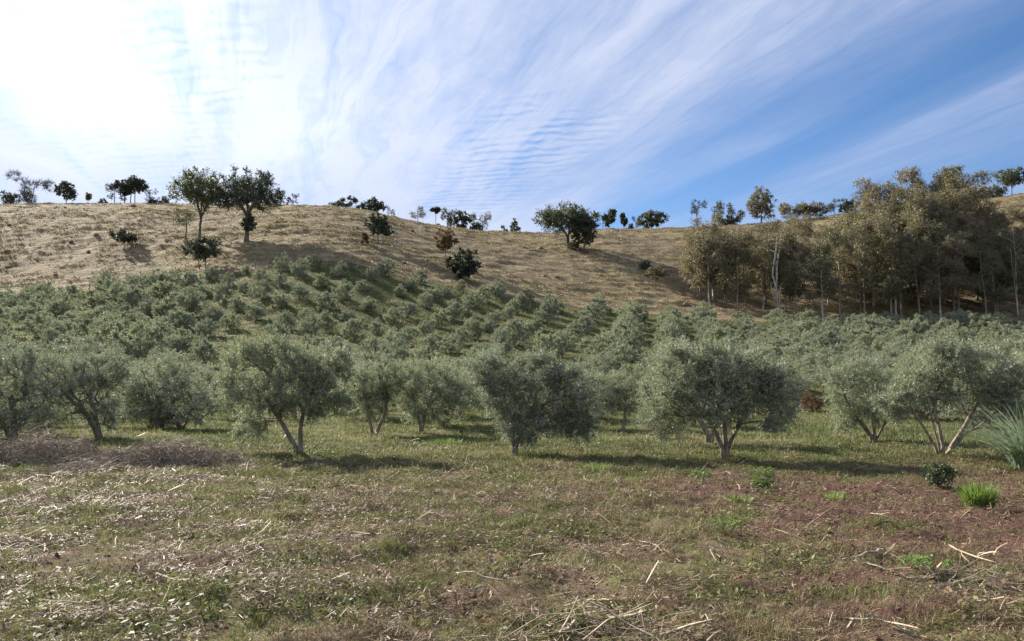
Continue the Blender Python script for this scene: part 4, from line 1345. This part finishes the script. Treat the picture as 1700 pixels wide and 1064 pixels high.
# ------------------------------------------------------------------ fence along the top of the orchard
def tube_line(pts, r, sides=4):
    P = np.array(pts, float)
    par = np.arange(len(P)) - 1
    return tube_mesh(P, par, np.full(len(P), r), sides, np.arange(len(P)) > 0)


def post_mesh(name, h, r, mat):
    # round post with a slanted, chipped top
    k = 7
    ang = np.arange(k) / k * 2 * np.pi
    rings = []
    for z, q in ((-.25, 1.05), (0, 1.05), (h * .5, .97), (h, .88)):
        rings.append(np.stack([np.cos(ang) * r * q, np.sin(ang) * r * q, z + (np.cos(ang) * r * .5 if z == h else 0 * ang)], 1))
    v = np.vstack(rings + [[[0, 0, h + r * .2]]])
    f = np.concatenate([np.stack([a * k + np.arange(k), a * k + (np.arange(k) + 1) % k, (a + 1) * k + (np.arange(k) + 1) % k, (a + 1) * k + np.arange(k)], 1) for a in range(3)])
    t = np.stack([3 * k + np.arange(k), 3 * k + (np.arange(k) + 1) % k, np.full(k, 4 * k)], 1)
    return mesh_from(name, v, [f, t], mat, link=False)


fr = thing('fence', at_depth(0, 126.5), 'thin wooden post and wire fence between the olive orchard and the dry pasture', 'fence')
pm = post_mesh('fence_post', 1.25, .07, M['post'])
pts = []
rgf = random.Random(3)
x0 = np.array(fr.location)
px = -60.0
while px < 600:
    yd = 126.6 + rgf.uniform(-.25, .25)
    p = at_depth(px, yd)
    pts.append(p)
    o = link_obj('post', pm, fr, tuple(np.array(p) - x0))
    o.scale = (1, 1, rgf.uniform(.82, 1.35)); o.rotation_euler = (rgf.uniform(-.06, .06), rgf.uniform(-.08, .08), rgf.uniform(0, 6))
    px += rgf.uniform(21, 29)
for hgt in (.4, .75, 1.1):
    v, f = tube_line([np.array(p) - x0 + (0, 0, hgt) for p in pts], .008, 3)
    mesh_from('wire', v, [f], M['wire'], fr)

p = ground_at(696, 389)
wp = link_obj('marker_post', post_mesh('marker_post', 1.7, .09, M['white_post']), None, p)
tag(wp, 'lone white post on the upper pasture below the pale leafless tree', 'post')


# ------------------------------------------------------------------ termite mounds on the pasture
def mound_mesh(seed, r, h):
    rng = np.random.default_rng(seed)
    k, m = 14, 7
    v = []
    for j in range(m):
        t = j / (m - 1)
        ang = np.arange(k) / k * 2 * np.pi
        rad = r * (math.cos(t * math.pi / 2) ** .7 + 0.02) * (1 + .16 * (vnoise(np.cos(ang) * 2 + 9, np.sin(ang) * 2 + t * 3, seed) - .5) * 2)
        v.append(np.stack([np.cos(ang) * rad, np.sin(ang) * rad * .85, np.full(k, -.15 + (h + .15) * math.sin(t * math.pi / 2)) + rng.normal(0, .03 * h, k)], 1))
    v = np.vstack(v)
    f = np.concatenate([np.stack([a * k + np.arange(k), a * k + (np.arange(k) + 1) % k, (a + 1) * k + (np.arange(k) + 1) % k, (a + 1) * k + np.arange(k)], 1) for a in range(m - 1)])
    return mesh_from('termite_mound', v, [f, np.arange((m - 1) * k, m * k)[None, :]], M['mound'], smooth=True, link=False)


mm = [mound_mesh(k, .55, .5) for k in range(4)]
for i_, (px, py, sz, lab) in enumerate((
        (108, 345, 1.0, 'small dark mound just under the ridge below the cone-shaped tree'), (222, 343, 1.8, 'wide reddish mound under the crest right of the dense ridge pair'),
        (15, 374, 1.4, 'dark mound high on the pasture near the frame edge'), (160, 390, 1.3, 'brown mound left of the leaning round bush'),
        (118, 402, 1.5, 'reddish mound halfway between the leaning bush and the frame edge'), (12, 418, 1.6, 'broad dark mound on mid pasture at the frame edge'),
        (147, 418, 1.1, 'small mound below the leaning round bush on its left'), (221, 419, 1.0, 'small dark mound at the foot of the leaning round bush'),
        (14, 445, 1.7, 'dark flat mound low on the pasture near the frame edge'), (92, 457, 1.2, 'low mound just above the fence at its near end'),
        (178, 459, 1.6, 'reddish double-topped mound above the fence left of the two-trunked bush-tree'), (379, 345, 1.2, 'dark mound between the two tall spreading trees near the crest'),
        (684, 384, 1.5, 'brown mound beside the lone white post'), (592, 379, 1.2, 'brown mound left of the oval tree near the crest'),
        (898, 413, 1.7, 'nearly black mound left of the umbrella-shaped tree'), (870, 411, 1.0, 'small brown mound, second left of the umbrella-shaped tree'),
        (904, 459, 1.3, 'dark mound on lower pasture below the black mound'), (924, 461, 1.2, 'upright dark mound on lower pasture right of its twin'),
        (890, 474, .9, 'tiny mound low on the pasture right of the round dark tree'), (1049, 423, 1.1, 'brown mound above the long shadow of the black tree'),
        (1030, 452, .9, 'pale brown mound under the long shadow of the black tree'), (1055, 474, 1.0, 'small mound left of the yellow-green shrub'),
        (1139, 506, 1.5, 'reddish mound at the pasture foot beside the first eucalyptus'), (671, 437, 1.1, 'dark mound left of the brown-leaved tree near the orchard top'))):
    loc = ground_at(px, py)
    o = link_obj('termite_mound', mm[i_ % 4], None, loc)
    sz *= .7; o.scale = (sz, sz, sz * .8); o.rotation_euler = (0, 0, i_ * 1.3)
    tag(o, lab, 'mound', 'termite mounds on the pasture')


# ------------------------------------------------------------------ brush heaps
def brush_pile(name, px, py, wpx, hpx, n, label, seed, rmax=.012, dy=1.0, mat='brush'):
    loc = ground_at(px, py)
    s = loc[1] / FPX
    w, h = wpx * s / 2, hpx * s
    rng = np.random.default_rng(seed)
    P = []; par = []; rad = []
    for k in range(n):
        a = rng.uniform(0, 2 * np.pi); q = rng.random() ** .5 * (1.45 if rng.random() < .18 else 1)
        x, y = math.cos(a) * q * w, math.sin(a) * q * dy
        bump = .35 + 1.3 * float(fbm(np.array([x * 2.1 + seed]), np.array([y * 1.3]), 5, 3, .6)[0]) + (.35 if rng.random() < .06 else 0)
        zt = h * max(0.04, (1 - q * q)) * bump
        z = zt * rng.random() ** .45
        L = rng.uniform(.25, 1.1)
        r = rmax * rng.uniform(.12, 1.0) ** 2.2 * (1.8 if rng.random() < .04 else 1)
        az = rng.uniform(0, 6.28) if rng.random() < .4 else rng.normal(0, .5) + (math.pi if rng.random() < .5 else 0)
        pt = rng.normal(.08, .3 if h > .2 else .12)
        p = np.array([x, y, z]); prev = -1
        m = 5
        p = p - .5 * L * np.array([math.cos(az), math.sin(az) * .6, math.sin(pt) * .5])
        bend = rng.normal(0, .25)
        for j in range(m):
            pp = p.copy(); 
            P.append(pp); par.append(prev); rad.append(max(.0018, r * (1 - .7 * j / m))); prev = len(P) - 1
            az += bend + rng.normal(0, .15); pt += rng.normal(-.06, .15)
            p = p + L / m * np.array([math.cos(az) * math.cos(pt), math.sin(az) * math.cos(pt), math.sin(pt)])
            p[2] = max(p[2], .01)
    P = np.array(P); par = np.array(par)
    gz = height(P[:, 0] + loc[0], P[:, 1] + loc[1]) - loc[2]
    P[:, 2] += gz
    v, f = tube_mesh(P, par, np.array(rad), 3, par >= 0)
    o = mesh_from(name, v, [f], M[mat])
    o.location = loc
    return tag(o, label, 'brush pile', 'heaps of cut brushwood')


brush_pile('brush_pile', 268, 768, 280, 34, 2900, 'long purple-brown heap of dead branches before the pale slanting olive', 601)
brush_pile('brush_pile', 50, 768, 260, 42, 2900, 'grey-brown brushwood heap reaching the frame edge', 602)
brush_pile('brush_pile', 30, 728, 110, 44, 420, 'pile of thicker pale grey branches on top behind the frame-edge heap', 603, .02)
brush_pile('brush_pile', 125, 782, 150, 14, 600, 'flat scatter of pale twigs between the two large heaps', 604)
brush_pile('brush_pile', 985, 1050, 240, 12, 190, 'low tangle of pale dead stems at the bottom middle of the field', 605, .013, .4, 'stalk')
brush_pile('brush_pile', 1660, 985, 150, 18, 200, 'low heap of thin rust-grey twigs at the lower right', 606, .006, .5)


# ------------------------------------------------------------------ single grass clumps and weeds
def grass_clump(name, px, py, hgt, rad, n, w, lean, mat, label, cat, seed, segs=6):
    loc = ground_at(px, py)
    rng = np.random.default_rng(seed)
    a = rng.uniform(0, 2 * np.pi, n); q = rad * np.sqrt(rng.random(n))
    base = np.stack([np.cos(a) * q, np.sin(a) * q, np.full(n, -.02)], 1)
    hh = hgt * rng.uniform(.55, 1.1, n)
    v, qd, t, nv = blades(base, hh, np.full(n, w) * rng.uniform(.7, 1.3, n), rng.uniform(lean[0], lean[1], n) * (0.4 + .6 * q / rad), rng, segs, face=a + rng.normal(0, .35, n))
    o = mesh_from(name, v, [qd, t], mat, attrs={'rnd': np.repeat(rng.random(n), nv)})
    o.location = loc
    return tag(o, label, cat)


grass_clump('grass_clump', 1710, 778, 1.5, .34, 330, .042, (.35, 1.7), M['tall_grass'], 'tall fountain-like clump of silvery green grass at the right frame edge', 'grass clump', 701, 8)
grass_clump('grass_clump', 1626, 846, .42, .17, 520, .013, (.1, .75), M['bright_grass'], 'bright lime-green grass tussock on the red soil', 'grass clump', 702)
grass_clump('grass_clump', 1385, 830, .17, .13, 120, .010, (.1, 1.0), M['bright_grass'], 'small yellow-green tuft midway along the red soil', 'grass clump', 703, 4)
grass_clump('grass_clump', 1225, 830, .14, .22, 130, .009, (.2, 1.0), M['bright_grass'], 'faint low green tuft left below the upright weed', 'grass clump', 704, 4)
grass_clump('grass_clump', 740, 738, .22, .50, 260, .016, (.1, .9), M['weed_leaf'], 'fresh green tuft under the olives between the forked and the broad tree', 'grass clump', 705, 4)
grass_clump('grass_clump', 990, 780, .20, .35, 160, .012, (.1, .9), M['weed_leaf'], 'dark green tuft on the grass right of the broad olive', 'grass clump', 706, 4)


def weed(name, px, py, hgt, rad, n_st, n_lf, L, Wd, mat, label, seed):
    loc = ground_at(px, py)
    st = []
    rg = random.Random(seed)
    for k in range(n_st):
        a = k / n_st * 6.28 + rg.uniform(-.3, .3)
        st.append([(0, 0, -.02), (math.cos(a) * rad * .3, math.sin(a) * rad * .3, hgt * .4), (math.cos(a) * rad * .6, math.sin(a) * rad * .6, hgt * .8)])
    T = Tree(seed, st, [(0, 0, hgt * .58, rad, rad, hgt * .42)], 40, .006)
    r = thing(name, loc, label, 'weed')
    link_obj('stem', T.trunk_mesh('weed_stem', M['olive_bark'], 4, .0015), r)
    link_obj('foliage', T.crown_mesh('weed_foliage', mat, n_lf, L, Wd, 5, hgt * .22, .3, .4), r)


weed('weed_plant', 1268, 814, .34, .15, 5, 900, .055, .016, M['weed_leaf'], 'upright leafy green weed on the red soil below the big dense olive', 711)
weed('weed_plant', 1558, 810, .36, .27, 6, 900, .07, .03, M['dark_weed_leaf'], 'dark bushy weed behind the lime-green tussock', 712)
weed('shrub', 1348, 683, .9, .6, 6, 2600, .09, .035, M['rust_leaf'], 'rust-red withered shrub between the big dense olive and the silvery one', 713)
weed('shrub', 1100, 728, .5, .5, 6, 900, .07, .03, M['rust_leaf'], 'low withered brown shrub behind the left skirt of the big dense olive', 714)
weed('weed_plant', 1165, 800, .2, .2, 5, 400, .04, .02, M['weed_leaf'], 'low pale weed at the left end of the red soil', 715)
weed('weed_plant', 1540, 960, .10, .22, 6, 420, .03, .015, M['weed_leaf'], 'flat green weed near the fallen stalk at lower right', 716)
weed('weed_plant', 1205, 890, .09, .22, 6, 380, .03, .015, M['weed_leaf'], 'fresh green weed patch in the middle of the stubble', 717)


# ------------------------------------------------------------------ fallen stalks
def stalk(ax, ay, bx, by, r, label, seed):
    A = np.array(ground_at(ax, ay)); B = np.array(ground_at(bx, by))
    rng = np.random.default_rng(seed)
    k = 8
    P = []
    d = B - A; L = np.linalg.norm(d); nrm = np.array([-d[1], d[0], 0]) / max(L, 1e-6)
    bend = rng.normal(0, .05) * L
    for j in range(k):
        t = j / (k - 1)
        p = A + d * t + nrm * bend * math.sin(math.pi * t) + rng.normal(0, .004, 3)
        p[2] = float(height(p[0], p[1])) + .035 + .03 * math.sin(math.pi * t)
        P.append(p)
    P = np.array(P)
    P[:, 2] = np.maximum(np.linspace(A[2], B[2], k) + .03, P[:, 2] - .02)
    r *= .8
    rad = r * (1 - .45 * np.arange(k) / (k - 1)) * (1 + .12 * (np.arange(k) % 2))
    par = np.arange(k) - 1
    v, f = tube_mesh(P - A, par, rad, 6, par >= 0)
    # end caps
    c0 = np.arange(6)[None, ::-1]; c1 = (len(v) - 6 + np.arange(6))[None, :]
    V_ = [v]; F_ = [f, c0, c1]; off = len(v)
    # one or two torn leaf sheaths curling off the stalk
    m = 3
    base = (P - A)[rng.integers(1, k - 1, m)]
    sv, sq = strips(base, math.atan2(d[1], d[0]) + rng.normal(0, .5, m), rng.normal(.15, .2, m), rng.uniform(.12, .3, m), np.full(m, r * 1.6), rng, .3)
    F4_ = np.vstack([f, sq + off])
    o = mesh_from('dry_stalk', np.vstack([v, sv]), [F4_, c0, c1], M['stalk'])
    o.location = A
    return tag(o, label, 'dry stalk', 'fallen dry stalks in the field')


for i_, (ax, ay, bx, by, r, lab) in enumerate((
        (215, 936, 231, 956, .009, 'short pale stalk lying just above the straight white one at left'),
        (257, 957, 313, 976, .010, 'straight whitish stalk lying in the grass at lower left'),
        (184, 884, 203, 892, .010, 'short bleached stalk end left of the stubble middle'),
        (38, 898, 72, 911, .010, 'pale stalk near the left frame edge'),
        (316, 838, 362, 838, .010, 'level thin stalk below the long purple-brown heap'),
        (412, 828, 432, 836, .011, 'short white stalk right of the level thin one'),
        (700, 855, 738, 863, .009, 'thin stalk on the grass below the broad olive'),
        (398, 998, 412, 1012, .010, 'stubby pale stalk end at the bottom left of centre'),
        (750, 958, 848, 972, .009, 'long bleached stalk at the centre of the stubble'),
        (968, 1008, 1016, 1024, .012, 'bent pale stalk above the dead-stem tangle at the bottom'),
        (934, 1040, 1018, 1041, .012, 'level pale stalk across the dead-stem tangle'),
        (1000, 1034, 1072, 1052, .010, 'slanting stalk at the right end of the dead-stem tangle'),
        (1575, 910, 1657, 941, .013, 'long curved grey stalk on the red soil at lower right'),
        (1400, 936, 1492, 931, .014, 'yellowish thick stalk arching in the grass at right'),
        (1434, 940, 1522, 971, .010, 'pale stalk slanting down from the yellowish thick one'),
        (1322, 896, 1384, 846, .009, 'tan stalk slanting uphill below the small yellow-green tuft'),
        (1104, 981, 1198, 975, .009, 'long thin level stalk right of the field centre'),
        (1060, 904, 1102, 921, .010, 'stalk on brown litter left of the fresh green weed patch'),
        (1174, 791, 1252, 793, .012, 'whitish stalk along the upper edge of the red soil'),
        (1214, 818, 1302, 818, .012, 'white stalk lying at the foot of the upright weed'),
        (1434, 790, 1502, 792, .012, 'pale stalk on the upper soil edge left of the dark weed'),
        (1444, 857, 1476, 863, .014, 'short grey stalk on bare soil left of the lime tussock'),
        (1400, 1040, 1516, 1062, .012, 'thick stalk in the bottom right corner area'),
        (640, 1000, 672, 996, .009, 'short tan stalk in the lower middle grass'),
        (1185, 915, 1192, 940, .010, 'upright-lying brown stalk below the fresh green weed patch'))):
    stalk(ax, ay, bx, by, r, lab, 800 + i_)
